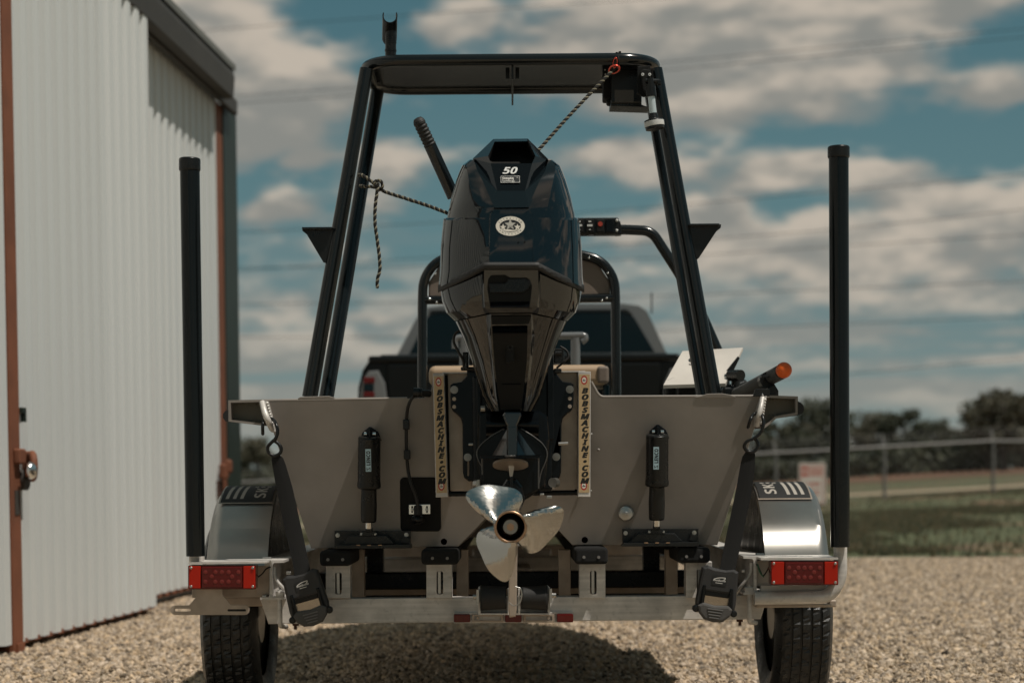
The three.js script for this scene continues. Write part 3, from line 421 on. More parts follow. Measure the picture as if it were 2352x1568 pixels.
    const pos = [], uv = [], idx = []; prow.forEach((r, i) => r.forEach((v, j) => { pos.push(v.x, v.y, v.z); uv.push(s > 0 ? j : 1 - j, i / nA); })); for (let i = 0; i < nA; i++) idx.push(2 * i, 2 * i + 1, 2 * i + 3, 2 * i, 2 * i + 3, 2 * i + 2);
    const pg = new THREE.BufferGeometry(); pg.setAttribute('position', new THREE.Float32BufferAttribute(pos, 3)); pg.setAttribute('uv', new THREE.Float32BufferAttribute(uv, 2)); pg.setIndex(idx); pg.computeVertexNormals();
    part('step_pad', pg, std({ map: ptx, roughness: 0.7 }), f, { uv: true });
    part('pad_rim', [quads([[0, 1].map(k => V(inner + s * (pu1 + 0.004 * k), hub.y + (R + 0.004) * Math.sin(a0 - 0.015 * 0), hub.z + (R + 0.004) * Math.cos(a0)))].concat(span(a0, a1, 20).map(a => [0, 1].map(k => V(inner + s * (pu1 + 0.005 * k), hub.y + (R + 0.0045) * Math.sin(a), hub.z + (R + 0.0045) * Math.cos(a)))))), quads([0, 0.016].map(d => span(0, 1, 6).map(t => V(inner + s * lerp(0, pu1 + 0.005, t), hub.y + (R + 0.0045) * Math.sin(a0 - d), hub.z + (R + 0.0045) * Math.cos(a0 - d)))))], M.plate, f);
    // wheel: tread blocks are real grooves
    const whl = part('wheel', rod(hub.clone().add(V(-0.07, 0, 0)), hub.clone().add(V(0.07, 0, 0)), 0.09), M.zinc, T, { label: s < 0 ? 'left trailer wheel below the slotted plate' : 'right trailer wheel beside the sunlit gravel' });
    const tp = [], hw = 0.094; // half width
    const sec = [[-hw + 0.022, 0.20], [-hw + 0.008, 0.225], [-hw, 0.265], [-hw + 0.006, 0.30], [-hw + 0.018, 0.322]];
    const grooves = [-0.047, -0.016, 0.016, 0.047]; const flat = []; flat.push([-hw + 0.026, 0.328]); for (const g of grooves) flat.push([g - 0.0045, 0.331], [g - 0.0035, 0.322], [g + 0.0035, 0.322], [g + 0.0045, 0.331]); flat.push([hw - 0.026, 0.328]);
    const full = [...sec, ...flat, ...sec.map(([a, b]) => [-a, b]).reverse()];
    const rows2 = []; const n = 220; for (let i = 0; i <= n; i++) { const a = i / n * 2 * Math.PI; rows2.push(full.map(([u, r]) => { let rr = r; if (r > 0.325) { const skew = Math.abs(u) * 3.2 + u * 1.1; const ph = ((a * 44 / (2 * Math.PI) + skew * 44 / 6.28) % 1 + 1) % 1; if (ph < 0.2) rr -= 0.0055; } return V(hub.x + u, hub.y + rr * Math.sin(a), hub.z + rr * Math.cos(a)); })); }
    part('tyre', quads(rows2, false, 0.35), M.tyre, whl);
    part('rim', lathe2(hub, 0.2, s), M.zinc, whl);
  }
}
function lathe2(c, r, s) { const g = new THREE.LatheGeometry([[0.05, 0.03], [0.09, 0.02], [0.14, 0.01], [0.17, -0.03], [r, -0.05], [r + 0.012, -0.06]].map(p => new THREE.Vector2(...p)), 40); g.rotateZ(Math.PI / 2); g.translate(c.x, c.y, c.z); const g2 = g.clone(); const p = g2.attributes.position; for (let i = 0; i < p.count; i++) p.setX(i, 2 * c.x - p.getX(i)); g2.computeVertexNormals(); return [g, g2]; }

// ---------------------------------------------------------------- boat
const ZT = 5.85;
const boat = thing('flat_bottom_boat', V(P(1176, 1250, 5.9).x, P(1176, 1258, 5.9).y, -5.9), 'khaki painted metal boat sitting stern first on the trailer', 'boat');
const yT = P(1176, 910, ZT).y, leanT = 0.2, TL = g => lean(g, yT, leanT);
{
  const B = boat, hole = (x, y, r) => circ(x, y, r, 24);
  const outline = [[604, 919], [604, 921.5], [938, 914.5], [974, 913], [985, 903], [991, 894], [996, 857], [1352, 854], [1357, 874], [1372, 905], [1379, 911.5], [1757, 909.5], [1656, 1254], [1317, 1254], [1258, 1192], [1114, 1193], [1051, 1257.5], [707, 1262]];
  const TT = [...outline]; TT.splice(0, 1);
  part('transom', TL(ext(TT, ZT, 0.02, { bevel: 0.0025, holes: [hole(1017, 1246, 9.5), hole(1346, 1242, 9.5)] })), M.khaki, B);
  part('transom_cap', [TL(pipe(px([[606, 920.5, ZT + 0.005], [935, 915.5, ZT + 0.005]]), 4 * S(ZT), 0)), TL(pipe(px([[1357, 877, ZT + 0.005], [1372, 904, ZT + 0.005], [1381, 912, ZT + 0.005], [1756, 910, ZT + 0.005]]), 4 * S(ZT), 0.02))], M.khaki, B);
  // hull body going forwards to the bow
  const sec0 = [[707, 1262], [1051, 1257.5], [1114, 1193], [1258, 1192], [1317, 1254], [1656, 1254], [1757, 911], [604, 921]].map(p => { const v = P(p[0], p[1], ZT); v.z += leanT * (v.y - yT) - 0.021; return v; });
  const st = [[0, 1, 0, 0], [0.9, 1, 0, 0], [0.95, 1, 0, 1], [2.2, 0.99, 0, 1], [2.9, 0.92, 0.02, 1], [3.4, 0.80, 0.06, 1], [3.8, 0.64, 0.13, 1], [4.1, 0.44, 0.22, 1], [4.22, 0.30, 0.27, 1]];
  const rowAt = ([d, sx, up, flat]) => sec0.map((v, i) => { const low = i < 6; let y = v.y; if (flat && i >= 1 && i <= 4) y = sec0[1].y; if (low) y += up; return V(v.x * sx + 0.016 * d, y + (low ? 0 : 0.015 * d), v.z - d); });
  const rows = st.map(rowAt); const sides = rows.map(r => [r[7], r[0], r[1], r[2], r[3], r[4], r[5], r[6]]);
  part('hull', [quads(sides, false, 0.4), fan(sides.at(-1))], M.khaki, B);
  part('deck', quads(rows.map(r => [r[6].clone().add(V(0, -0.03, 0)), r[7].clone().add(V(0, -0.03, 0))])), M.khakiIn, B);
  // gunwales: hollow ends at the stern
  for (const s of [-1, 1]) {
    const c = s < 0 ? sec0[7] : sec0[6];
    const pp = s < 0 ? [[606, 917], [523.5, 919], [524, 968], [600, 977], [601, 972], [529.5, 963.5], [529.5, 924.5], [606, 922.5]] : [[1755, 907], [1833.5, 910], [1834, 952], [1783, 961], [1770, 973], [1757, 983], [1755, 977], [1768, 968], [1781, 956], [1828, 947.5], [1828, 915.5], [1755, 912.5]];
    const pr = pp.map(p => P(p[0], p[1], ZT)); const rr = st.map(a => { const q = rowAt(a)[s < 0 ? 7 : 6]; return pr.map(v => V(v.x - c.x + q.x, v.y - c.y + q.y, v.z - c.z + q.z - 0.0 + (a[0] === 0 ? 0 : 0))); });
    const g = part('gunwale', [quads(rr, true, 0.4), new THREE.ShapeGeometry(new THREE.Shape(pr.map(v => new THREE.Vector2(v.x, v.y)))).translate(0, 0, pr[0].z + 0.0 + (rr[0][0].z - pr[0].z))], M.khaki, B, { label: s < 0 ? 'hollow left gunwale end' : 'hollow right gunwale end' });
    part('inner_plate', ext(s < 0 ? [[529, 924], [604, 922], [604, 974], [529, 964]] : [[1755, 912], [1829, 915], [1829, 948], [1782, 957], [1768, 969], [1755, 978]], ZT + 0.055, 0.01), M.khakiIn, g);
    const rub = (s < 0 ? [[524, 941], [517, 944], [512, 950], [512, 960], [517, 967], [524, 969]] : [[1833, 922], [1839, 924], [1846, 932], [1847, 942], [1843, 950], [1833, 954]]).map(p => P(p[0], p[1], ZT)); const r2 = st.map(a => { const q = rowAt(a)[s < 0 ? 7 : 6]; return rub.map(v => V(v.x - c.x + q.x, v.y - c.y + q.y, v.z - c.z + q.z + 0.004)); });
    part('rub_rail', [quads(r2, true, 0.6), fan(r2[0])], M.rubber, g);
    const clips = []; for (let k = 0; k < 7; k++) { const x = s < 0 ? 535 + k * 10 : 1768 + k * 9, y = s < 0 ? 962 + k * 1.0 : 949.5 - k * 0.6 + (6 - k) * 0.7; clips.push(pbox(x, y - 3, x + 2.5, y + 1.5, ZT + 0.05, 0.02, 0.0005), pbox(x, (s < 0 ? 927 : 916), x + 2.5, (s < 0 ? 931 : 921), ZT + 0.05, 0.02, 0.0005)); }
    part('weld_tabs', clips, M.khakiIn, g, { kind: 'stuff' });
  }
  // tie-down eyes at the corners with their welds
  const weld = (a, b) => { const g = []; for (let i = 0; i < 9; i++) g.push(ball(a.clone().lerp(b, i / 8), 0.0058, 6)); return g; };
  part('tie_down_eye', [...pipe(px([[602, 924, 5.80], [607, 946, 5.772], [615, 966, 5.765], [624, 984, 5.80]]), 7.2 * S(5.8), 0.03), ...weld(P(613, 926, 5.795), P(626, 978, 5.80)), ext([[598, 921], [612, 921], [630, 990], [622, 992], [604, 960]], 5.80, 0.06)], M.alu, B, { label: 'aluminium eye at the left stern corner' });
  part('tie_down_eye', [...pipe(px([[1752, 914, 5.80], [1748, 936, 5.772], [1743, 956, 5.765], [1738, 976, 5.80]]), 6 * S(5.8), 0.03), ...weld(P(1757, 918, 5.795), P(1749, 970, 5.80)), ext([[1750, 910], [1762, 909], [1756, 945], [1745, 980], [1736, 978], [1738, 950]], 5.805, 0.05)], M.alu, B, { label: 'aluminium eye at the right stern corner' });
  // drain plug
  const dc = lathe(1438, 1179, 5.905, [[0.001, 0.006], [0.006, 0.006], [0.007, 0.003], [0.019, 0.003], [0.0235, 0.001], [0.024, -0.004]]); part('drain_disc', dc, M.zinc, B); 
  part('drain_screw', bolt(1438, 1179, 5.902, 5), M.zinc, B.children.at(-1));
  part('rivet', lathe(1376 - 1 + 0, 1033, 5.872, [[0.001, 0.004], [0.004, 0.003], [0.005, 0]], 12), M.khaki, B);
  part('tower_foot', [TL(ext([[684, 914], [690, 911], [755, 909], [768, 913], [768, 916], [684, 918]], ZT - 0.0, 0.09, { bevel: 0.002 }))], M.khaki, B); part('tower_foot', [TL(ext([[1598, 911], [1612, 908], [1625, 904], [1658, 903], [1676, 906], [1690, 910], [1690, 914], [1598, 914]], ZT - 0.002, 0.09, { bevel: 0.002 }))], M.khaki, B);
  // sensor plate, its plug and cable
  const sp = part('sensor_plate', TL(ext(rrect(916, 1096, 1010.5, 1222, 10), 5.846, 0.012, { bevel: 0.002 })), M.matte, B, { label: 'black rounded plate with a small sensor on the transom' });
  const Zs = 5.905; part('sensor_bracket', [ext([[939, 1159], [988, 1158], [988, 1180], [939, 1181]], Zs, 0.006, { bevel: 0.0006, holes: [rrect(944, 1161, 949, 1178, 2.3), rrect(978, 1161, 983, 1178, 2.3), rrect(953, 1162, 958, 1177, 2)] })], M.chrome, sp);
  each('sensor_screw', [bolt(947, 1170, Zs - 0.003, 3.5), bolt(980, 1170, Zs - 0.003, 3.5)], M.zinc, sp);
  { const g = new THREE.SphereGeometry(1, 24, 16); g.scale(16 * S(5.9), 11 * S(5.9), 0.03); const c = P(959, 1193, 5.89); g.translate(c.x, c.y, c.z); part('sensor', [g, pbox(950, 1160, 969, 1186, 5.885, 0.04, 0.006)], M.satin, sp); }
  const cab = part('sensor_cable', wire(px([[962, 902, 5.80], [948, 912, 5.79], [939, 928, 5.80], [934, 955, 5.83], [933, 1000, 5.845], [934, 1045, 5.86], [938, 1085, 5.868], [944, 1110, 5.862], [955, 1140, 5.868], [960, 1165, 5.87], [960, 1180, 5.87]]), 3.9 * S(5.84), { seg: 90 }), M.rubber, B);
  part('cable_clip', [pbox(925, 963, 940, 986, 5.825, 0.03, 0.003)], M.satin, cab); part('cable_clip', [pbox(927, 1033, 942, 1055, 5.842, 0.03, 0.003)], M.satin, cab);
  part('plug', [rod(P(949, 901, 5.79), P(964, 902, 5.79), 11 * S(5.8)), rod(P(964, 902, 5.79), P(985, 904, 5.82), 8.5 * S(5.8)), rod(P(966, 902, 5.79), P(970, 902, 5.79), 11 * S(5.8))], M.satin, cab);
  // trim tabs
  const tabs = (ox, oy, name) => {
    const q = (x, y) => [x + ox, y + oy], R = (x0, y0, x1, y1, r) => rrect(x0 + ox, y0 + oy, x1 + ox, y1 + oy, r), b4 = (x0, y0, x1, y1, Z, d, r) => pbox(x0 + ox, y0 + oy, x1 + ox, y1 + oy, Z, d, r);
    const A = (x, y, Z) => P(x + ox, y + oy, Z);
    const t = part('trim_tab', [ext([[768, 1219], [943, 1219], [943, 1256], [768, 1257]].map(p => q(...p)), 5.905, 0.012, { bevel: 0.001 })], M.satin, B, { label: name });
    part('tab_blade', [ext([[772, 1252], [943, 1250], [944, 1259], [767, 1260]].map(p => q(...p)), 5.82, 0.09, { bevel: 0.001 }), ext([[786, 1248], [803, 1229], [888, 1229], [905, 1246], [905, 1250], [780, 1252]].map(p => q(...p)), 5.852, 0.03, { bevel: 0.003 }), ext([[925, 1232], [940, 1236], [942, 1250], [921, 1246]].map(p => q(...p)), 5.87, 0.02, { bevel: 0.001 })], M.satin, t);
    each('tab_screw', [bolt(775 + ox, 1229 + oy, 5.9, 5), bolt(933 + ox, 1228 + oy, 5.9, 5), bolt(830 + ox, 1226.5 + oy, 5.86, 3.5), bolt(862 + ox, 1226.5 + oy, 5.86, 3.5)], M.zinc, t);
    each('hinge_pin', [0, 1, 2].map(k => b4(818 + k * 25, 1250.5, 827 + k * 25, 1253, 5.818, 0.004, 0.001)), M.bronze, t);
    const prof = (pts, c0, c1) => { const d = c1.clone().sub(c0), L = d.length(), g = new THREE.LatheGeometry(pts.map(p => new THREE.Vector2(Math.max(0.0005, p[1] * S(5.83)), p[0] * L)), 36); g.applyQuaternion(new THREE.Quaternion().setFromUnitVectors(V(0, 1, 0), d.normalize())); g.translate(c0.x, c0.y, c0.z); return g; };
    part('actuator', prof([[0, 0], [0, 17], [0.02, 18], [0.12, 18.5], [0.20, 18.8], [0.38, 17.5], [0.395, 18], [0.40, 26], [0.42, 27.5], [0.47, 27], [0.48, 26.2], [0.98, 25.6], [1, 24.5], [1, 0]], A(846.5, 1198, 5.84), A(848, 1003, 5.80)), M.satin, t);
    part('actuator_rod', rod(A(846.5, 1213, 5.845), A(846.5, 1190, 5.84), 7.8 * S(5.84)), M.chrome, t);
    part('fork', [b4(839, 1210, 855, 1222, 5.845, 0.03, 0.004), ext([[835, 1219], [860, 1219], [866, 1231], [828, 1231]].map(p => q(...p)), 5.85, 0.03, { bevel: 0.002 })], M.satin, t);
    part('actuator_mount', [ext([[829, 1002], [831, 994], [847, 980], [852, 980], [868, 992], [873, 1003], [876, 1012], [824, 1012]].map(p => q(...p)), 5.84, 0.03, { bevel: 0.004 }), b4(846.5, 985, 851.5, 1005, 5.80, 0.05, 0.004)], M.gloss, t);
    each('mount_bolt', [rod(A(836, 997, 5.815), A(842, 997, 5.815), 5 * S(5.8)), rod(A(856, 997, 5.815), A(863, 997, 5.815), 5 * S(5.8))], M.chrome, t);
    const lt = canvasTex(256, 1024, (x, w, h) => { x.fillStyle = '#a6c3d0'; x.fillRect(0, 0, w, h); x.fillStyle = '#14232b'; x.save(); x.translate(w / 2, h / 2); x.rotate(-Math.PI / 2); x.font = 'bold 200px sans-serif'; x.textAlign = 'center'; x.textBaseline = 'middle'; x.lineWidth = 14; x.save(); x.translate(95, 10); x.scale(1.02, 1.2); x.strokeStyle = '#14232b'; x.strokeText('LENCO', 0, 0); x.fillText('LENCO', 0, 0); x.restore(); x.lineWidth = 30; x.strokeStyle = '#14232b'; x.beginPath(); x.moveTo(-460, 75); x.lineTo(-340, 75); x.lineTo(-440, -70); x.lineTo(-330, -70); x.stroke(); x.restore(); });
    const c = A(845.5, 1057, 5.7735); sticker('label_plate', lt, c, 12.6 * S(5.8), 52 * S(5.8), t, { rough: 0.4, rx: 0.153 });
  };
  tabs(0, 0, 'left black trim tab with its cylinder'); tabs(662, -5, 'right black trim tab with its cylinder');
}
// ---------------------------------------------------------------- jack plate carrying the motor
const jack = thing('jack_plate', P(1176, 1135, 5.8), 'aluminium jack plate with two printed side bars behind the motor', 'jack plate');
{
  const J = jack, Zj = 5.78;
  each('back_plate', [ext([[1028, 858], [1083, 857], [1083, 1126], [1034, 1126]], Zj, 0.012, { bevel: 0.001 }), ext([[1270, 857], [1326, 855], [1326, 1123], [1262, 1124]], Zj, 0.012, { bevel: 0.001 })], M.plate, J);
  each('top_lip', [pbox(1016, 854.5, 1080, 858, 5.76, 0.05, 0.001), pbox(1274, 852, 1344, 855.5, 5.76, 0.05, 0.001)], M.alu, J);
  part('cross_rod', [rod(P(1028, 1134, 5.80), P(1328, 1131, 5.80), 6 * S(5.8))], M.gloss, J);
  each('dark_gap', [pbox(1022, 862, 1034, 1136, 5.80, 0.03, 0), pbox(1320, 860, 1330, 1134, 5.80, 0.03, 0)], M.matte, J);
  const bt = canvasTex(256, 2048, (x, w, h) => {
    x.fillStyle = '#b79d77'; x.fillRect(0, 0, w, h); const r = rng(3); for (let i = 0; i < 1600; i++) { x.fillStyle = r() < 0.5 ? 'rgba(205,185,150,0.22)' : 'rgba(140,112,80,0.20)'; x.fillRect(r() * w, r() * h, 2 + r() * 5, 10 + r() * 60); }
    const badge = y => { x.fillStyle = '#a52f26'; x.beginPath(); x.arc(w / 2 - 6, y, 78, 0, 7); x.fill(); x.fillStyle = '#d8d2c6'; x.beginPath(); x.arc(w / 2 - 6, y, 50, 0, 7); x.fill(); x.fillStyle = '#2d3438'; x.beginPath(); x.moveTo(w / 2 - 50, y + 2); x.lineTo(w / 2 + 42, y - 2); x.lineTo(w / 2 + 22, y + 18); x.lineTo(w / 2 - 32, y + 20); x.fill(); x.fillRect(w / 2 - 26, y - 18, 26, 14); };
    badge(100); badge(h - 118); x.fillStyle = '#15130f'; x.font = 'italic bold 138px sans-serif'; x.textAlign = 'center'; x.textBaseline = 'middle';
    [...'BOBSMACHINE•COM'].forEach((c, i) => { x.save(); x.translate(w / 2, 285 + i * 111.5); x.scale(1.55, 0.88); x.lineWidth = 15; x.strokeStyle = '#15130f'; x.strokeText(c, 0, 0); x.fillText(c, 0, 0); x.restore(); });
  });
  for (const [a, l] of [[[[994, 858], [1020, 857], [1029, 1141], [1001, 1142]], 'left printed side bar'], [[[1328, 853], [1357, 853], [1356, 1141], [1327.5, 1141]], 'right printed side bar']]) {
    const b = part('side_bar', ext(a, 5.735, 0.08, { bevel: 0.0015 }), M.alu, J, { label: l });
    const q = a.map(p => P(p[0], p[1], 5.7335)); const m = (i, j, t) => q[i].clone().lerp(q[j], t); const TLc = m(0, 3, 0.022).lerp(m(1, 2, 0.022), 0.07), TRc = m(0, 3, 0.022).lerp(m(1, 2, 0.022), 0.93), BLc = m(0, 3, 0.965).lerp(m(1, 2, 0.965), 0.07), BRc = m(0, 3, 0.965).lerp(m(1, 2, 0.965), 0.93);
    const g = new THREE.BufferGeometry(); g.setAttribute('position', new THREE.Float32BufferAttribute([BLc, BRc, TRc, BLc, TRc, TLc].flatMap(v => [v.x, v.y, v.z]), 3)); g.setAttribute('uv', new THREE.Float32BufferAttribute([0, 0, 1, 0, 1, 1, 0, 0, 1, 1, 0, 1], 2)); g.computeVertexNormals();
    part('printed_label', g, std({ map: bt, roughness: 0.45 }), b, { uv: true });
  }
  each('side_rivet', [[999, 1000], [1359, 997], [1358, 1127], [1002, 1128]].map(([x, y]) => ball(P(x, y, 5.76), 0.003, 6)), M.zinc, J);
}

// ---------------------------------------------------------------- outboard motor
const motor = thing('outboard_motor', P(1176, 1410, 5.5), 'glossy black outboard motor with a polished three blade propeller', 'outboard motor');
{
  const O = motor;
  // surface from columns of control points: half width in measured pixels, distance, height
  const colsAt = (cx, y, a, b, c, z, zb, zc, zf, yy) => { // right half from the middle of the back to the front
    const o = []; const Y = k => yy ? yy(k) : y;
    o.push([0, z, Y(0)], [a * 0.55, z, Y(a * 0.55)], [a, z, Y(a)], [a + 2, z + 0.004, Y(a + 2)], [b, zb, Y(b)]);
    for (let i = 1; i <= 8; i++) { const t0 = 0.5, t = lerp(t0, Math.PI / 2, i / 8), sn = (Math.sin(t) - Math.sin(t0)) / (1 - Math.sin(t0)), cs = (Math.cos(t0) - Math.cos(t)) / Math.cos(t0); const x = b + (c - b) * sn; o.push([x, zb + (zc - zb) * cs, Y(x)]); }
    for (let i = 1; i <= 6; i++) { const t = i / 6 * Math.PI / 2; const x = c * Math.pow(Math.cos(t), 0.6); o.push([x, zc + (zf - zc) * Math.sin(t), Y(Math.max(x, c * 0.98))]); }
    const r = o.map(p => P(cx + p[0], p[2], p[1])), l = o.slice(1).reverse().map(p => P(cx - p[0], p[2], p[1])); return [...r, ...l];
  };
  const cut = row => { const n = row.length; [0, 1, 2, n - 1, n - 2].forEach(i => { row[i].z -= 0.13; }); return row; };   // the hood sits in this recess
  const band = cx => k => k < 62 ? 609 : k < 168 ? lerp(609, 661, Math.pow((k - 62) / 106, 0.93)) : 661;
  const C = 1174;
  const up = [
    colsAt(C, 0, 50, 68, 167, 5.235, 5.25, 5.42, 5.74, band(C)),
    colsAt(C, 590, 50, 70, 164, 5.238, 5.252, 5.42, 5.74, k => Math.max(k * 0, 590 + Math.max(0, (k - 62)) * 0.42)),
    colsAt(C, 567, 49.5, 72, 162, 5.242, 5.257, 5.42, 5.74), colsAt(C, 505, 48, 78, 156, 5.26, 5.275, 5.425, 5.74), colsAt(C, 500, 48, 79, 151, 5.262, 5.278, 5.43, 5.74),
  ];
  const up2 = [colsAt(C, 508, 48, 78, 149, 5.26, 5.277, 5.43, 5.73), colsAt(C, 492, 47, 80, 146, 5.265, 5.283, 5.43, 5.73), colsAt(C, 479, 38, 83, 143, 5.268, 5.289, 5.43, 5.73), cut(colsAt(C, 475, 37, 84, 142, 5.27, 5.29, 5.43, 5.73)), cut(colsAt(C, 455, 46, 88, 138, 5.28, 5.30, 5.44, 5.72)), cut(colsAt(C, 414, 64, 97, 126, 5.312, 5.33, 5.45, 5.72)), cut(colsAt(C, 392, 76, 101, 118, 5.335, 5.35, 5.455, 5.71)), cut(colsAt(C, 379, 80, 102, 112, 5.35, 5.37, 5.46, 5.71)), cut(colsAt(C, 367, 84, 92, 96, 5.37, 5.385, 5.47, 5.70)), cut(colsAt(C, 364, 70, 80, 84, 5.5, 5.51, 5.52, 5.69))];
  const cowl = part('cowling', [quads(up, true, 0.42)], M.cowl, O, { label: 'glossy black engine cover' });
  part('upper_shell', [quads(up2, true, 0.42), fan(up2.at(-1))], M.cowl, cowl);
  // side seams that run up to the shoulders
  each('side_seam', [pipe(px([[1021, 503, 5.40], [1039, 540, 5.372], [1062, 578, 5.335]]), 2.2 * S(5.4), 0), pipe(px([[1330, 505, 5.40], [1310, 548, 5.372], [1288, 580, 5.335]]), 2.2 * S(5.4), 0)], M.satin, cowl);
  // rubber band around the cover
  const bandPts = []; for (let i = 0; i <= 60; i++) { const x = lerp(-168, 168, i / 60), k = Math.abs(x); const z = k < 62 ? 5.225 : lerp(5.228, 5.41, Math.pow((k - 62) / 106, 1.8)); bandPts.push(P(C + x, band(C)(k) + 2, z)); }
  const bs = [], bc = new THREE.CatmullRomCurve3(bandPts); const N = 120; for (let i = 0; i <= N; i++) { const t = i / N, p = bc.getPointAt(t); const ring = []; for (let j = 0; j < 14; j++) { const a = j / 14 * 2 * Math.PI; ring.push(p.clone().add(V(0, Math.sin(a) * 9.0 * S(5.3), Math.cos(a) * 0.012))); } bs.push(ring); }
  part('rubber_band', [quads(bs, true, 0.9), fan(bs[0]), fan(bs.at(-1))], M.rubber, O);
  // hood with the air intake
  const h = (x, y, z) => P(x, y, z);
  const o = { tl: h(1133, 319, 5.52), tr: h(1212, 318, 5.52), L: h(1086, 364, 5.43), R: h(1263, 369, 5.43), L2: h(1095, 392, 5.36), R2: h(1256, 394, 5.36), bl: h(1136, 477, 5.262), br: h(1215, 476, 5.262), itl: h(1136, 325, 5.49), itr: h(1211, 324, 5.49), il: h(1121, 358, 5.40), ir: h(1230, 358, 5.40), sl: h(1127, 375, 5.37), sr: h(1222, 375, 5.37), pl: h(1142, 438, 5.298), pr: h(1206, 438, 5.298) };
  const tri = (...q) => { const p = []; for (const f of q) for (let i = 1; i < f.length - 1; i++) for (const v of [f[0], f[i], f[i + 1]]) p.push(v.x, v.y, v.z); const g = new THREE.BufferGeometry(); g.setAttribute('position', new THREE.Float32BufferAttribute(p, 3)); g.computeVertexNormals(); return g; };
  const back = v => v.clone().add(V(0, -0.01, -0.16));
  const hood = part('hood', [tri([o.tl, o.itl, o.il, o.L], [o.L, o.il, o.sl, o.pl, o.L2], [o.L2, o.pl, o.bl], [o.tr, o.R, o.ir, o.itr], [o.R, o.R2, o.pr, o.sr, o.ir], [o.R2, o.br, o.pr], [o.tl, o.tr, o.itr, o.itl], [o.pl, o.pr, o.br, o.bl]), tri([o.tl, back(o.tl), back(o.tr), o.tr], [o.L, back(o.L), back(o.tl), o.tl], [o.R, o.tr, back(o.tr), back(o.R)], [o.bl, o.br, o.br.clone().add(V(0, 0, -0.03)), o.bl.clone().add(V(0, 0, -0.03))], [o.L2, o.bl, o.bl.clone().add(V(0, 0, -0.03)), back(o.L2)], [o.R2, back(o.R2), o.br.clone().add(V(0, 0, -0.03)), o.br], [o.L, o.L2, back(o.L2), back(o.L)], [o.R, back(o.R), back(o.R2), o.R2], [back(o.tl), back(o.tr), back(o.R), back(o.R2), back(o.L2), back(o.L)])], M.cowl, O, { label: 'hood panel with the air intake and the number 50' });
  const dp = v => v.clone().add(V(0, -0.004, -0.09));
  part('air_intake', tri([o.itl, o.itr, dp(o.itr), dp(o.itl)], [o.itl, dp(o.itl), dp(o.il), o.il], [o.itr, o.ir, dp(o.ir), dp(o.itr)], [o.il, dp(o.il), dp(o.sl), o.sl], [o.ir, o.sr, dp(o.sr), dp(o.ir)], [dp(o.itl), dp(o.itr), dp(o.ir), dp(o.sr), dp(o.sl), dp(o.il)], [o.sl, dp(o.sl), dp(o.sr), o.sr]), M.matte, hood);
  const lp = part('label_panel', tri([o.sl, o.sr, o.pr, o.pl]), M.gloss, hood);
  // number and label on the slanted panel
  const mid = (a, b, t) => a.clone().lerp(b, t); const nrm = o.sr.clone().sub(o.sl).cross(o.pl.clone().sub(o.sl)).normalize(); if (nrm.z < 0) nrm.negate(); const tilt = Math.atan2(nrm.y, nrm.z);
  const at = (t, u) => mid(mid(o.sl, o.pl, t), mid(o.sr, o.pr, t), u).add(nrm.clone().multiplyScalar(0.0022));
  { const g = letters('50', 0.0205, 0.002, 0.28); g.scale(1.28, 1 / Math.cos(tilt), 1); g.rotateX(-tilt); const c = at(0.27, 0.478).sub(nrm.clone().multiplyScalar(0.003)); g.translate(c.x, c.y, c.z); part('number', g, M.lettering, lp); }
  const sim = canvasTex(512, 192, (x, w, hh) => { x.fillStyle = '#0b0c0e'; x.fillRect(0, 0, w, hh); x.strokeStyle = '#c9c7c2'; x.lineWidth = 8; x.strokeRect(6, 6, w - 12, hh - 12); x.fillStyle = '#dad7d0'; x.font = 'bold 88px sans-serif'; x.textBaseline = 'middle'; x.textAlign = 'left'; x.fillText('Simpliq', 38, 68); x.font = '34px sans-serif'; x.fillText('TM', 420, 48); x.font = '66px sans-serif'; x.fillText('Technology', 38, 142); });
  sticker('label_plate', sim, at(0.62, 0.47).add(nrm.clone().multiplyScalar(0.0016)), 43.5 * S(5.34), 17.5 * S(5.34) / Math.cos(tilt), lp, { rx: -tilt, rough: 0.35 });
  const emi = canvasTex(1024, 700, (x, w, hh) => {
    x.fillStyle = '#cfc9bd'; x.fillRect(0, 0, w, hh); x.save(); x.translate(w / 2, hh / 2); x.fillStyle = '#0c0d0e'; x.beginPath(); x.ellipse(0, 0, 380, 228, 0, 0, 7); x.fill();
    const star = (cx, cy, r, f) => { x.fillStyle = f; x.beginPath(); for (let i = 0; i < 10; i++) { const a = -Math.PI / 2 + i * Math.PI / 5, q = i % 2 ? r * 0.42 : r; x[i ? 'lineTo' : 'moveTo'](cx + q * Math.cos(a), cy + q * Math.sin(a)); } x.closePath(); x.fill(); };
    star(-255, 40, 130, '#cfc9bd'); star(255, 40, 130, '#cfc9bd'); star(0, -50, 215, '#a9a69e'); x.fillStyle = '#cfc9bd'; x.beginPath(); x.moveTo(-320, 130); x.quadraticCurveTo(-60, 90, 60, 140); x.quadraticCurveTo(190, 150, 330, 100); x.quadraticCurveTo(180, 210, 0, 200); x.quadraticCurveTo(-160, 210, -320, 130); x.fill();
    x.fillStyle = '#20201f'; x.font = 'bold 76px sans-serif'; x.textAlign = 'center'; x.textBaseline = 'middle';
    const arc = (s, r1, r2, a0, a1, inv) => [...s].forEach((c, i) => { const a = lerp(a0, a1, s.length > 1 ? i / (s.length - 1) : 0); x.save(); x.translate(r1 * Math.cos(a), r2 * Math.sin(a)); x.rotate(inv ? a - Math.PI / 2 : a + Math.PI / 2); x.fillText(c, 0, 0); x.restore(); });
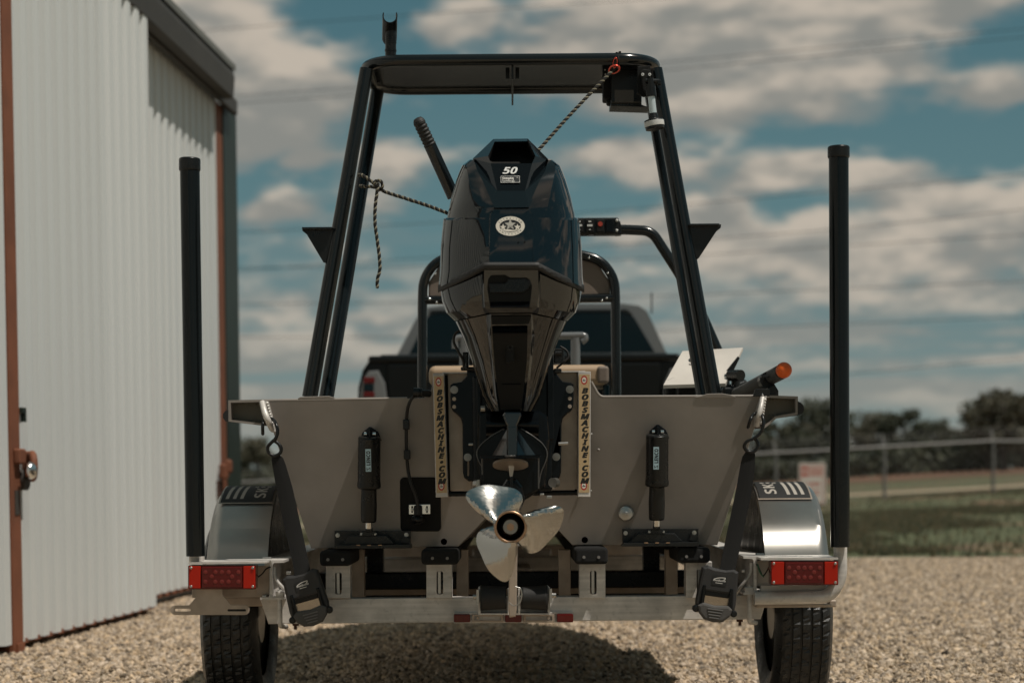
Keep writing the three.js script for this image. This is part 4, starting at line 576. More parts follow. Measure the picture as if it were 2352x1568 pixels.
    arc('ULTRA•LOW', 440, 285, -Math.PI * 0.84, -Math.PI * 0.16, false); arc('EMISSION', 440, 285, Math.PI * 0.80, Math.PI * 0.20, true); x.font = 'bold 64px sans-serif'; x.fillText('YFOR', 40, 20); x.restore();
  });
  { const g = new THREE.CircleGeometry(0.5, 48); g.scale(66 * S(5.25), 46 * S(5.25), 1); const a = P(C, 477, 5.265), b = P(C, 600, 5.236), t = Math.atan2(a.z - b.z, a.y - b.y); g.rotateX(t * 1.0); const c = P(1172, 519, 5.2525); g.translate(c.x, c.y, c.z); part('round_badge', g, std({ map: emi, roughness: 0.45 }), cowl, { uv: true }); }
  part('water_drops', [[1190, 556], [1205, 555], [1206, 570]].map(([x, y]) => ball(P(x, y, 5.243), 0.0022, 6)), M.gloss, cowl, { kind: 'stuff' });
  // lower cover
  const low = [colsAt(C, 0, 62, 66, 162, 5.25, 5.262, 5.43, 5.70, k => k < 62 ? 616 : lerp(616, 671, Math.min(1, (k - 62) / 104))), colsAt(C, 690, 63, 68, 158, 5.262, 5.275, 5.43, 5.70, k => k < 62 ? 668 : lerp(668, 695, Math.min(1, (k - 62) / 104))), colsAt(C, 712, 60, 66, 149, 5.275, 5.29, 5.44, 5.69, k => k < 62 ? 706 : lerp(706, 720, Math.min(1, (k - 62) / 100))), colsAt(C, 0, 50, 60, 130, 5.28, 5.30, 5.45, 5.68, k => k < 50 ? 718 : lerp(718, 737, Math.min(1, (k - 50) / 80)))];
  const lc = part('lower_cover', quads(low, true, 0.35), M.cowl, O);
  part('latch_recess', ext([[1119, 664], [1121, 641], [1128, 632], [1160, 631], [1168, 636], [1173, 638], [1210, 638], [1219, 645], [1222, 658], [1219, 690], [1216, 707], [1126, 707]], 5.2505, 0.02, { bevel: 0.001 }), M.matte, lc);
  part('latch', ext([[1124, 651], [1160, 650.5], [1164, 647], [1168, 640], [1206, 639], [1213, 643], [1217, 652], [1214, 662], [1202, 671], [1126, 672]], 5.244, 0.016, { bevel: 0.0015 }), M.satin, lc);
  { const g = quads([[h(1126, 681, 5.262), h(1215, 680, 5.262)], [h(1126, 706, 5.238), h(1216, 705, 5.238)]]); part('latch_lip', [g, quads([[h(1126, 706, 5.238), h(1216, 705, 5.238)], [h(1126, 708.5, 5.262), h(1216, 708, 5.262)]])], M.cowl, lc); }
  part('drain_hole', ext(circ(1272, 694, 4, 14, 7), 5.31, 0.02), M.matte, lc);
  // leg housing
  const leg = [colsAt(C, 0, 46, 58, 128, 5.285, 5.30, 5.45, 5.66, k => k < 46 ? 721 : lerp(721, 738, Math.min(1, (k - 46) / 82))), colsAt(C, 774, 47, 54, 111, 5.315, 5.33, 5.47, 5.66), colsAt(C, 831, 42, 48, 90, 5.35, 5.365, 5.48, 5.66), colsAt(C, 909, 34, 39, 67, 5.395, 5.405, 5.50, 5.66), colsAt(C, 944, 28, 32, 49, 5.42, 5.43, 5.51, 5.66)];
  const lh = part('leg_housing', [quads(leg, true, 0.35), fan(leg.at(-1))], M.cowl, O);
  part('leg_panel', [quads([[h(1128, 726, 5.283), h(1221, 725, 5.283)], [h(1130, 745, 5.288), h(1214, 744, 5.288)]]), quads([[h(1131, 766, 5.296), h(1212, 765, 5.296)], [h(1135, 830, 5.343), h(1210, 830, 5.343)], [h(1144, 905, 5.39), h(1202, 905, 5.39)], [h(1150, 940, 5.412), h(1197, 940, 5.412)]])], M.matte, lh);
  part('leg_step', [quads([[h(1130, 748, 5.30), h(1212, 747, 5.30)], [h(1131, 764, 5.282), h(1211, 763, 5.282)]]), quads([[h(1131, 764, 5.282), h(1211, 763, 5.282)], [h(1131, 767, 5.30), h(1211, 766, 5.30)]]), quads([[h(1150, 868, 5.385), h(1200, 868, 5.385)], [h(1153, 883, 5.372), h(1196, 883, 5.372)]])], M.cowl, lh);
  part('drain_panel', [ext([[1163, 781], [1181, 781], [1181, 831], [1163, 833]], 5.318, 0.02, { bevel: 0.001 })], M.matte, lh); part('drain_ring', [(() => { const g = new THREE.TorusGeometry(5.5 * S(5.3), 1.5 * S(5.3), 8, 24); const c = P(1172, 797, 5.317); g.translate(c.x, c.y, c.z); return g; })()], M.satin, lh.children.at(-1));
  // clamp bracket arms with long slots
  const mir = p => p.map(([x, y]) => [2352 - x, y - 1]);
  const armL = [[1034, 884], [1040, 880], [1060, 877], [1072, 862], [1072, 850], [1098, 850], [1098, 1106], [1076, 1105], [1066, 1097], [1063, 1085], [1062, 975], [1059, 961], [1050, 952], [1040, 944], [1035, 936]];
  for (const [f, l] of [[p => p, 'left black clamp arm'], [mir, 'right black clamp arm']]) { const a = part('clamp_arm', ext(f(armL), 5.72, 0.022, { bevel: 0.004, holes: [f(rrect(1070, 1056, 1080.5, 1096, 5))] }), M.gloss, O, { label: l }); const b = f([[1043, 895], [1043, 934], [1074, 1046]]); each('clamp_bolt', [bolt(b[0][0], b[0][1], 5.716, 9.0), bolt(b[2][0], b[2][1] + 4, 5.714, 9.0)], M.boltGrey, a); each('spare_hole', [ext(circ(b[1][0], b[1][1], 4.5), 5.7185, 0.004), ext(circ(b[1][0], b[1][1] - 18, 4.5), 5.7185, 0.004)], M.plate, a); }
  // body between the arms
  part('swivel_body', [pbox(1086, 862, 1268, 1128, 5.66, 0.08, 0.01), pbox(1094, 800, 1106, 1000, 5.63, 0.05, 0.004), pbox(1256, 812, 1272, 1010, 5.63, 0.05, 0.004), ext([[1098, 950], [1114, 942], [1240, 942], [1258, 956], [1262, 1010], [1252, 1118], [1236, 1130], [1206, 1148], [1108, 1140], [1096, 1060]], 5.60, 0.06, { bevel: 0.008 })], M.gloss, O);
  part('swivel_tube', [rod(P(1117, 976, 5.58), P(1237, 976, 5.58), 31 * S(5.58), 31 * S(5.58), 30), rod(P(1138, 976, 5.575), P(1142, 976, 5.575), 32.5 * S(5.58)), rod(P(1213, 976, 5.575), P(1217, 976, 5.575), 32.5 * S(5.58))], M.gloss, O);
  each('tilt_pin', [rod(P(1283, 1019, 5.68), P(1305, 1018, 5.68), 3.8 * S(5.7)), rod(P(1076, 1020, 5.68), P(1086, 1020, 5.68), 3 * S(5.7)), rod(P(1104, 938, 5.6), P(1114, 938, 5.6), 8 * S(5.6), 8 * S(5.6), 6)], M.zinc, O);
  each('pivot_bolt', [[rod(P(1269, 1108, 5.60), P(1277, 1108, 5.62), 11 * S(5.6)), rod(P(1277, 1108, 5.62), P(1282, 1108, 5.62), 7 * S(5.6))], rod(P(1093, 1111, 5.61), P(1100, 1111, 5.6), 10 * S(5.6)), pbox(1255, 1138, 1268, 1145, 5.6, 0.02, 0.002), pbox(1240, 1133, 1250, 1138, 5.6, 0.02, 0.002)], M.zinc, O);
  // wide splash wings, drawn as a thin plate with a raised edge
  const wing = [[1158, 984], [1130, 1000], [1106, 1019], [1096, 1033], [1095, 1045], [1100, 1060], [1110, 1076], [1112, 1110], [1238, 1110], [1242, 1085], [1252, 1063], [1257, 1048], [1256, 1034], [1246, 1018], [1224, 1001], [1196, 984]];
  part('splash_wing', [ext(wing, 5.50, 0.02, { bevel: 0.003 }), ], M.gloss, O);
  each('wing_edge', [pipe(px(wing.slice(0, 8).map(p => [...p, 5.497])), 1.5 * S(5.5), 0.01), pipe(px(wing.slice(8).map(p => [...p, 5.497])), 1.5 * S(5.5), 0.01)], M.wornEdge, O);
  part('plate_edge', pipe(px([[1108, 1090, 5.45], [1107, 1052, 5.45], [1110, 1049.5, 5.3], [1172, 1047, 5.205], [1234, 1047, 5.3], [1237, 1050, 5.45], [1237, 1122, 5.45]]), 1.8 * S(5.4), 0.01), M.wornEdge, O);
  part('leg_strut', [ext([[1160, 946], [1196, 946], [1198, 954], [1192, 970], [1188, 978], [1189, 1052], [1163, 1052], [1164, 978], [1160, 970], [1154, 954]], 5.36, 0.1, { bevel: 0.005 }), ext([[1166, 980], [1186, 980], [1187, 1050], [1166, 1050]], 5.352, 0.02, { bevel: 0.002 })], M.cowl, O);
  part('strut_webs', [tri([h(1165, 985, 5.38), h(1128, 1050, 5.44), h(1164, 1050, 5.36)], [h(1187, 985, 5.38), h(1188, 1050, 5.36), h(1232, 1048, 5.44)], [h(1164, 1010, 5.37), h(1150, 1050, 5.37), h(1164, 1050, 5.35)], [h(1188, 1010, 5.37), h(1188, 1050, 5.35), h(1208, 1050, 5.37)])], M.cowl, O);
  // plate above the propeller, the trim fin below it
  const yp = P(1172, 1049, 5.22).y; const cav = new THREE.Shape([[-0.080, 0], [0.080, 0], [0.082, -0.1], [0.07, -0.24], [0.03, -0.32], [-0.03, -0.32], [-0.07, -0.24], [-0.082, -0.1]].map(p => new THREE.Vector2(...p))); const cg = new THREE.ExtrudeGeometry(cav, { depth: 0.005, bevelEnabled: true, bevelSize: 0.002, bevelThickness: 0.0015, bevelSegments: 2 }); cg.rotateX(Math.PI / 2); cg.scale(1, 1, -1); cg.translate(P(1172, 1049, 5.22).x, yp + 0.003, -5.22 - 0.0); { const p = cg.attributes.position; for (let i = 0; i < p.count; i++) { const d = -5.22 - p.getZ(i); if (d < 0) p.setZ(i, -5.22 + d); } cg.computeVertexNormals(); }
  part('anti_ventilation_plate', [cg, ext([[1107, 1050], [1237, 1047], [1237, 1092], [1236, 1124], [1220, 1134], [1200, 1140], [1110, 1128]], 5.46, 0.03, { bevel: 0.004 })], M.gloss, O);
  { const g = new THREE.CylinderGeometry(1, 1, 0.006, 40); g.scale(40 * S(5.4), 1, 0.05); g.rotateX(-0.28); const c = P(1172.5, 1067, 5.30); g.translate(c.x, c.y, c.z); part('anode', g, M.plate, O); }
  part('trim_fin', ext([[1169, 1058], [1179, 1058], [1181, 1074], [1177, 1094], [1174, 1097], [1171, 1094], [1168, 1072]], 5.30, 0.05, { bevel: 0.003 }), M.white, O);
  // gear case, skeg
  { const c = P(1173, 1211, 5.14), prof = [[0.042, -0.02], [0.046, -0.06], [0.046, -0.16], [0.04, -0.26], [0.025, -0.34], [0.004, -0.38]]; const g = new THREE.LatheGeometry(prof.map(p => new THREE.Vector2(p[0], p[1])), 30); g.rotateX(Math.PI / 2); g.translate(c.x, c.y, c.z - 0.03); 
    part('gear_case', [g, ext([[1164, 1100], [1186, 1100], [1200, 1118], [1207, 1145], [1190, 1185], [1156, 1185], [1146, 1145], [1152, 1118]], 5.24, 0.16, { bevel: 0.012 }), pbox(1172, 1094, 1178, 1160, 5.2, 0.08, 0.003)], M.gloss, O); }
  part('skeg', ext([[1170, 1240], [1190, 1240], [1188, 1300], [1187, 1400], [1184, 1416], [1170, 1418], [1167, 1400], [1170, 1300]], 5.3, 0.05, { bevel: 0.004 }), M.plate, O);
  part('skeg_wire', wire(px([[1184, 1347, 5.27], [1196, 1352, 5.27], [1198, 1372, 5.27], [1192, 1386, 5.27], [1180, 1391, 5.27], [1170, 1384, 5.28]]), 0.0016), M.zinc, O);
  // propeller
  const hc = P(1172.5, 1210, 5.10), k = S(5.10);
  const hub = part('propeller', (() => { const g = new THREE.LatheGeometry([[33, 0], [36.5, 0], [38.5, -3], [39, -14], [41, -60], [41, -90], [30, -96]].map(p => new THREE.Vector2(p[0] * k, p[1] * k)), 56); g.rotateX(Math.PI / 2); g.translate(hc.x, hc.y, hc.z); return g; })(), M.prop, O, { label: 'polished steel propeller with three blades' });
  part('hub_ring', (() => { const g = new THREE.LatheGeometry([[32, -40], [32, -1], [33, 1.2], [36, 1.2], [37.6, -1.5]].map(p => new THREE.Vector2(p[0] * k, p[1] * k)), 56); g.rotateX(Math.PI / 2); g.translate(hc.x, hc.y, hc.z + 0.0015); return g; })(), M.bronze, hub);
  part('hub_core', (() => { const g = new THREE.LatheGeometry([[0.1, -8], [15, -8], [18, -10], [21.5, -13], [21.5, -16], [22.5, -17], [22.5, -60], [36, -62]].map(p => new THREE.Vector2(p[0] * k, p[1] * k)), 40); g.rotateX(Math.PI / 2); g.translate(hc.x, hc.y, hc.z); return g; })(), M.satin, hub);
  part('thrust_washer', [(() => { const g = new THREE.CylinderGeometry(13 * k, 14 * k, 5 * k, 32); g.scale(1.28, 1, 1.28); g.rotateX(Math.PI / 2); g.translate(hc.x, hc.y, hc.z - 9 * k); return g; })()], M.boltGrey, hub); part('propeller_nut', [ (() => { const g = new THREE.CylinderGeometry(9 * k, 9 * k, 10 * k, 6); g.rotateX(Math.PI / 2); g.translate(hc.x, hc.y, hc.z - 2 * k); return g; })(), (() => { const g = new THREE.CylinderGeometry(4.5 * k, 4.5 * k, 14 * k, 16); g.rotateX(Math.PI / 2); g.translate(hc.x, hc.y, hc.z - 1 * k); return g; })()], M.bronze, hub);
  const edge = [[57, 40], [61, 60], [68, 77], [80, 87], [92, 91], [101, 94], [110.5, 102], [118, 110], [125.4, 117], [131, 121], [137, 127], [141, 129], [144.5, 128], [148.6, 119], [151, 107], [153, 93], [157, 76], [160, 64], [163, 55], [166, 44]];
  const Rof = a => { let t = 0; for (let k = -4; k <= 4; k++) t += Rlin(Math.min(165.9, Math.max(57.1, a + k * 0.9))) / 9; return t; };
  const Rlin = a => { for (let i = 0; i < edge.length - 1; i++) if (a <= edge[i + 1][0]) return lerp(edge[i][1], edge[i + 1][1], (a - edge[i][0]) / (edge[i + 1][0] - edge[i][0])); return 44; };
  for (let b = 0; b < 3; b++) {
    const nA = 44, nR = 20, face = sgn => { const rows = []; for (let i = 0; i <= nA; i++) { const a = lerp(57.1, 165.9, i / nA), R = Rof(a), row = []; for (let j = 0; j <= nR; j++) { const u = j / nR, r = lerp(36, R, u), th = a * Math.PI / 180 - b * 2 * Math.PI / 3 - [0, 0.08, -0.03][b]; const edgeT = Math.sin(Math.PI * Math.min(1, Math.max(0, i / nA))) * (1 - u * u * u); const z = -0.026 + (a - 112) * Math.PI / 180 * 0.052 * (1 - 0.15 * u) - 0.022 * u * u + 0.010 * Math.pow(Math.max(0, u - 0.55), 1) * sstep(115, 165, a) + sgn * (0.0007 + 0.0045 * edgeT); row.push(V(hc.x + r * k * Math.cos(th), hc.y + r * k * Math.sin(th), hc.z + z)); } rows.push(row); } return rows; };
    const f = face(1), g = face(-1); part('blade', [quads(f, false, 1.2), quads(g, false, 1.2), quads([f.map(r => r.at(-1)), g.map(r => r.at(-1))], false, 1.2)], M.prop, hub);
  }
  // tiller handle standing up behind the cover
  const th = part('tiller_handle', [rod(P(1042, 452, 5.82), P(986, 330, 5.78), 15 * S(5.8), 14 * S(5.8), 28)], M.tube, O, { label: 'tiller handle pointing up to the left' });
  { const a = P(988, 334, 5.78), b = P(961, 277, 5.76), d = b.clone().sub(a), L = d.length(), pr = [[0.001, 0]]; for (let i = 0; i <= 60; i++) { const t = i / 60; pr.push([(13.4 + (t < 0.88 ? (Math.sin(t * 44) > 0 ? 1.0 : -0.3) : 0.6)) * S(5.78) * (t > 0.96 ? 0.93 : 1), t * L]); } pr.push([9 * S(5.78), L + 0.008], [0.001, L + 0.010]); const g = new THREE.LatheGeometry(pr.map(p => new THREE.Vector2(...p)), 28); g.applyQuaternion(new THREE.Quaternion().setFromUnitVectors(V(0, 1, 0), d.normalize())); g.translate(a.x, a.y, a.z); part('grip', g, M.rubber, th); }
  each('side_cable', [wire(px([[1060, 757, 5.62], [1046, 766, 5.62], [1042, 784, 5.62], [1052, 806, 5.62], [1063, 826, 5.63], [1066, 846, 5.64]]), 3.2 * S(5.6)), wire(px([[1288, 796, 5.6], [1302, 806, 5.6], [1305, 820, 5.6], [1294, 832, 5.6], [1280, 844, 5.62]]), 2.6 * S(5.6))], M.rubber, O);
  each('side_fitting', [pbox(1062, 808, 1076, 846, 5.64, 0.04, 0.004), pbox(1058, 842, 1090, 850, 5.66, 0.03, 0.004), pbox(1272, 800, 1296, 834, 5.66, 0.04, 0.004), rod(P(1072, 834, 5.62), P(1072, 846, 5.62), 4 * S(5.6)), pbox(1272, 846, 1290, 856, 5.64, 0.03, 0.003), rod(P(1276, 812, 5.63), P(1290, 812, 5.63), 6 * S(5.6))], M.satin, O);
}

// ---------------------------------------------------------------- poling tower
const tower = thing('poling_tower', P(1176, 908, 6.2), 'black tube tower with a raised platform standing over the stern of the boat', 'tower');
{
  const O = tower, rT = 17.5 * S(6.05);
  const leg = (a, b, r0, r1) => rod(P(...a), P(...b), r0, r1, 32);
  part('leg', leg([711, 912, 6.02], [842, 158, 6.05], 18 * S(6.02), 15.5 * S(6.05)), M.tube, O, { label: 'left rear leg' }); part('leg', leg([1640, 908, 6.02], [1506, 158, 6.05], 18 * S(6.02), 15.5 * S(6.05)), M.tube, O, { label: 'right rear leg' });
  part('leg', leg([749, 914, 6.10], [869, 196, 6.42], 17 * S(6.1), 15 * S(6.4)), M.tube, O, { label: 'left front leg' }); part('leg', leg([1618, 912, 6.10], [1492, 196, 6.42], 17 * S(6.1), 15 * S(6.4)), M.tube, O, { label: 'right front leg' });
  // platform rim: a level loop with round corners
  const yR = P(1174, 142, 6.05).y, x0 = P(838, 142, 6.05).x, x1 = P(1508, 142, 6.05).x, za = -6.02, zb = -6.46, rc = 0.12, r = 0.0185;
  const pts = []; const cor = (cx, cz, a0) => { for (let i = 0; i <= 8; i++) { const a = a0 + i / 8 * Math.PI / 2; pts.push(V(cx + rc * Math.cos(a), yR, cz + rc * Math.sin(a))); } };
  const ln = (a, b, n) => { for (let i = 1; i < n; i++) pts.push(a.clone().lerp(b, i / n)); };
  cor(x1 - rc, za - rc, 0); ln(V(x1 - rc, yR, za), V(x0 + rc, yR, za), 10); cor(x0 + rc, za - rc, Math.PI / 2); ln(V(x0, yR, za - rc), V(x0, yR, zb + rc), 4); cor(x0 + rc, zb + rc, Math.PI); ln(V(x0 + rc, yR, zb), V(x1 - rc, yR, zb), 10); cor(x1 - rc, zb + rc, 1.5 * Math.PI); ln(V(x1, yR, zb + rc), V(x1, yR, za - rc), 4);
  part('platform_rim', new THREE.TubeGeometry(new THREE.CatmullRomCurve3(pts, true, 'centripetal'), 260, r, 20, true), M.tube, O);
  const dk = new THREE.Shape(rrect(x0, zb, x1, za, rc).map(p => new THREE.Vector2(p[0], -p[1]))); const dg = new THREE.ExtrudeGeometry(dk, { depth: 0.005, bevelEnabled: false }); dg.rotateX(-Math.PI / 2); dg.translate(0, yR - 0.002, 0); part('platform_deck', dg, M.tube, O);
  part('centre_rib', [box(P(1177, 180, 6.2).x, yR - 0.03, -6.24, 0.006, 0.055, 0.42), box(P(1166, 180, 6.2).x, yR - 0.025, -6.10, 0.012, 0.035, 0.01), box(P(1188, 180, 6.2).x, yR - 0.025, -6.10, 0.012, 0.035, 0.01)], M.satin, O);
  // triangular side brackets
  for (const [t, l] of [[[[693, 523], [766, 522], [758, 560], [748, 604], [742, 602], [704, 538], [694, 530]], 'left triangular bracket'], [[[1657, 515], [1584, 516], [1590, 556], [1601, 596], [1606, 592], [1646, 531], [1656, 523]], 'right triangular bracket']]) { const b = part('side_bracket', [ext(t, 6.02, 0.008, { bevel: 0.001 })], M.satin, O, { label: l }); const xs = t.map(p => p[0]), y0 = t[0][1]; part('bracket_lip', pbox(Math.min(...xs), y0 - 2, Math.max(...xs) - 4, y0 + 3, 6.0, 0.085, 0.002), M.tube, b); }
  // pole holder on top
  const ph = part('pole_holder', [rod(P(897, 134, 6.1), P(897.5, 72, 6.1), 12.5 * S(6.1)), rod(P(897, 118, 6.1), P(897, 114, 6.1), 13.6 * S(6.1)), ...[84, 89, 94, 99].map(y => rod(P(897.4, y, 6.1), P(897.4, y - 2.2, 6.1), 13.2 * S(6.1)))], M.satin, O, { label: 'holder post with an open cradle on top of the platform' });
  { const rows = []; const c = P(896, 42, 6.08), R0 = 17 * S(6.08); for (let i = 0; i <= 24; i++) { const a = lerp(Math.PI * 0.86, Math.PI * 2.14, i / 24); const m = (R, dz, dy) => V(c.x + R * Math.cos(a) + dy * 0.12, c.y + R * Math.sin(a) * 1.0 + dy, c.z + dz); rows.push([m(R0, 0.02, 0.004), m(R0 - 0.003, 0.02, 0.004), m(R0 - 0.003, -0.05, -0.05), m(R0, -0.05, -0.05)]); } part('cradle', [quads(rows, true, 0.5), fan(rows[0]), fan(rows.at(-1)), pbox(886, 56, 909, 74, 6.1, 0.03, 0.004)], M.satin, ph); }
  part('rim_knot', [pbox(1414, 119, 1420, 128, 6.01, 0.01, 0.002), pbox(1421, 117, 1427, 127, 6.01, 0.012, 0.002), (() => { const g = new THREE.TorusGeometry(0.0205, 0.003, 8, 24); g.rotateY(Math.PI / 2); const c = P(1420, 142, 6.02); g.translate(c.x, c.y, c.z); return g; })()], M.matte, O);
}
// speaker box and folding lamp under the platform's right corner
const spk = thing('speaker_box', P(1430, 243, 6.15), 'black speaker box hanging under the right end of the tower platform', 'speaker');
part('cabinet', [pbox(1404, 158, 1474, 236, 6.12, 0.09, 0.006), ext([[1403, 230], [1474, 228], [1474, 240], [1492, 246], [1403, 243]], 6.13, 0.1, { bevel: 0.002 })], M.satin, spk);
part('back_box', [pbox(1386, 160, 1406, 226, 6.15, 0.08, 0.006), pbox(1394, 224, 1408, 238, 6.16, 0.05, 0.008), pbox(1385, 146, 1404, 172, 6.13, 0.03, 0.002)], M.matte, spk);
part('grille', ext(rrect(1412, 206, 1456, 234, 2), 6.116, 0.006, { bevel: 0.001 }), M.foamGrey, spk);
each('screw', [[1391, 170], [1390, 160], [1391, 180]].map(([x, y]) => ball(P(x, y, 6.125), 0.003, 6)), M.zinc, spk);
const lamp = thing('stern_lamp', P(1501, 290, 6.0), 'folded stern lamp with a white tube hanging from the tower corner', 'lamp');
part('mount_plate', [ext([[1464, 152], [1494, 150], [1496, 158], [1496, 190], [1487, 220], [1478, 222], [1464, 214]], 5.99, 0.012, { bevel: 0.002 }), ext([[1471, 164], [1478, 158], [1494, 160], [1496, 192], [1484, 214], [1477, 206], [1472, 176]], 5.975, 0.015, { bevel: 0.003 })], M.matte, lamp);
each('mount_screw', [[1476.5, 171], [1492.5, 171]].map(([x, y]) => { const g = new THREE.TorusGeometry(2.4 * S(6), 1.1 * S(6), 8, 18); const c = P(x, y, 5.972); g.translate(c.x, c.y, c.z); return g; }), M.lettering, lamp);
part('joint', [rod(P(1483, 186, 5.96), P(1514, 187, 5.96), 6 * S(6)), pbox(1510, 183, 1519, 193, 5.95, 0.02, 0.002), rod(P(1494, 180, 5.95), P(1496, 198, 5.95), 7 * S(6)), rod(P(1494, 195, 5.95), P(1496.5, 222, 5.95), 11.5 * S(6))], M.satin, lamp);
part('white_tube', rod(P(1496, 220, 5.95), P(1501, 263, 5.95), 8.2 * S(6), 8.2 * S(6)), M.blueWhite, lamp);
part('neck', [rod(P(1500, 260, 5.95), P(1502, 276, 5.95), 9 * S(6), 12 * S(6))], M.satin, lamp);
{ const a = P(1501, 271, 5.95), b = P(1505, 297, 5.95); const d = b.clone().sub(a), L = d.length(); const mk = (pr) => { const g = new THREE.LatheGeometry(pr.map(p => new THREE.Vector2(Math.max(0.0005, p[0] * S(5.95)), p[1] * L)), 36); g.applyQuaternion(new THREE.Quaternion().setFromUnitVectors(V(0, 1, 0), d.clone().normalize())); g.translate(a.x, a.y, a.z); return g; }; part('lens_cap', mk([[0, 0], [10, 0.02], [21, 0.16], [22.5, 0.24], [22.5, 0.30]]), M.satin, lamp); part('lens', mk([[22.5, 0.30], [23, 0.32], [22.7, 0.72], [22, 0.74]]), M.whiteLens, lamp); part('lens_base', mk([[21.5, 0.72], [21.5, 0.95], [20, 1.0], [0, 1.0]]), M.satin, lamp); }

// ropes and the red clip
function rope(name, pts, r, label, group) {
  const th = thing(name, pts[0], label, 'rope', group), c = new THREE.CatmullRomCurve3(pts, false, 'centripetal'), L = c.getLength(), n = Math.ceil(L / 0.003), fr = c.computeFrenetFrames(n, false);
  for (const [ph, m, nm] of [[0, M.ropeDark, 'dark_strand'], [Math.PI, M.ropeLight, 'light_strand'], [Math.PI * 0.5, M.ropeDark, 'dark_strand']]) { const q = []; for (let i = 0; i <= n; i++) { const p = c.getPointAt(i / n), a = ph + i / n * L / 0.020 * 2 * Math.PI; q.push(p.add(fr.normals[i].clone().multiplyScalar(Math.cos(a) * r * 0.5)).add(fr.binormals[i].clone().multiplyScalar(Math.sin(a) * r * 0.5))); } part(nm, new THREE.TubeGeometry(new THREE.CatmullRomCurve3(q), n * 2, r * 0.56, 6, false), m, th); }
  return th;
}
rope('tie_rope', px([[1411, 158, 5.99], [1370, 200, 5.96], [1300, 274, 5.90], [1241, 340, 5.83], [1215, 366, 5.80]]), 4.0 * S(5.9), 'thin twisted rope running from the red clip down to the top of the motor');
const rl = rope('tie_rope', px([[824, 402, 6.02], [833, 403, 5.98], [850, 414, 5.97], [866, 428, 5.965], [880, 438, 5.96], [930, 455, 5.93], [985, 473, 5.89], [1040, 494, 5.84]]), 4.2 * S(5.95), 'twisted rope with a hanging knotted tail between the left tower leg and the motor');
{ const join = (pts, r) => { const t = rope('tmp', pts, r, 'x'); scene.remove(t); used.set('tmp', 0); for (const ch of [...t.children]) { const d = baseOf.get(t).clone().sub(baseOf.get(rl)); ch.geometry.translate(d.x, d.y, d.z); rl.add(ch); baseOf.set(ch, baseOf.get(rl)); } };
  join(px([[827, 427, 6.02], [838, 428, 5.98], [856, 429, 5.965], [872, 434, 5.955]]), 3.9 * S(5.95));
  join(px([[866, 432, 5.95], [860, 424, 5.945], [864, 415, 5.945], [874, 416, 5.945], [878, 426, 5.95], [872, 436, 5.955], [864, 434, 5.96]]), 3.9 * S(5.95));
  join(px([[868, 420, 5.94], [866, 440, 5.94], [862, 470, 5.94], [861, 510, 5.94], [866, 550, 5.94], [871, 590, 5.94], [872, 620, 5.94], [867, 640, 5.94], [866, 661, 5.94]]), 4.1 * S(5.94)); }
const clip = thing('carabiner', P(1411, 150, 6.0), 'small red metal clip holding the rope at the platform rim', 'clip');
{ const c = P(1411, 159, 5.985); const g = new THREE.TorusGeometry(12 * S(6), 2.6 * S(6), 10, 30); g.scale(1, 0.72, 1); g.rotateX(0.5); g.rotateZ(0.3); g.translate(c.x, c.y, c.z); const g2 = new THREE.TorusGeometry(10 * S(6), 1.9 * S(6), 10, 30); g2.scale(0.45, 1.1, 1); g2.rotateZ(-0.15); const d = P(1413, 144, 5.985); g2.translate(d.x, d.y, d.z); part('clip_ring', g, M.carabiner, clip); part('clip_hook', g2, M.carabiner, clip); }

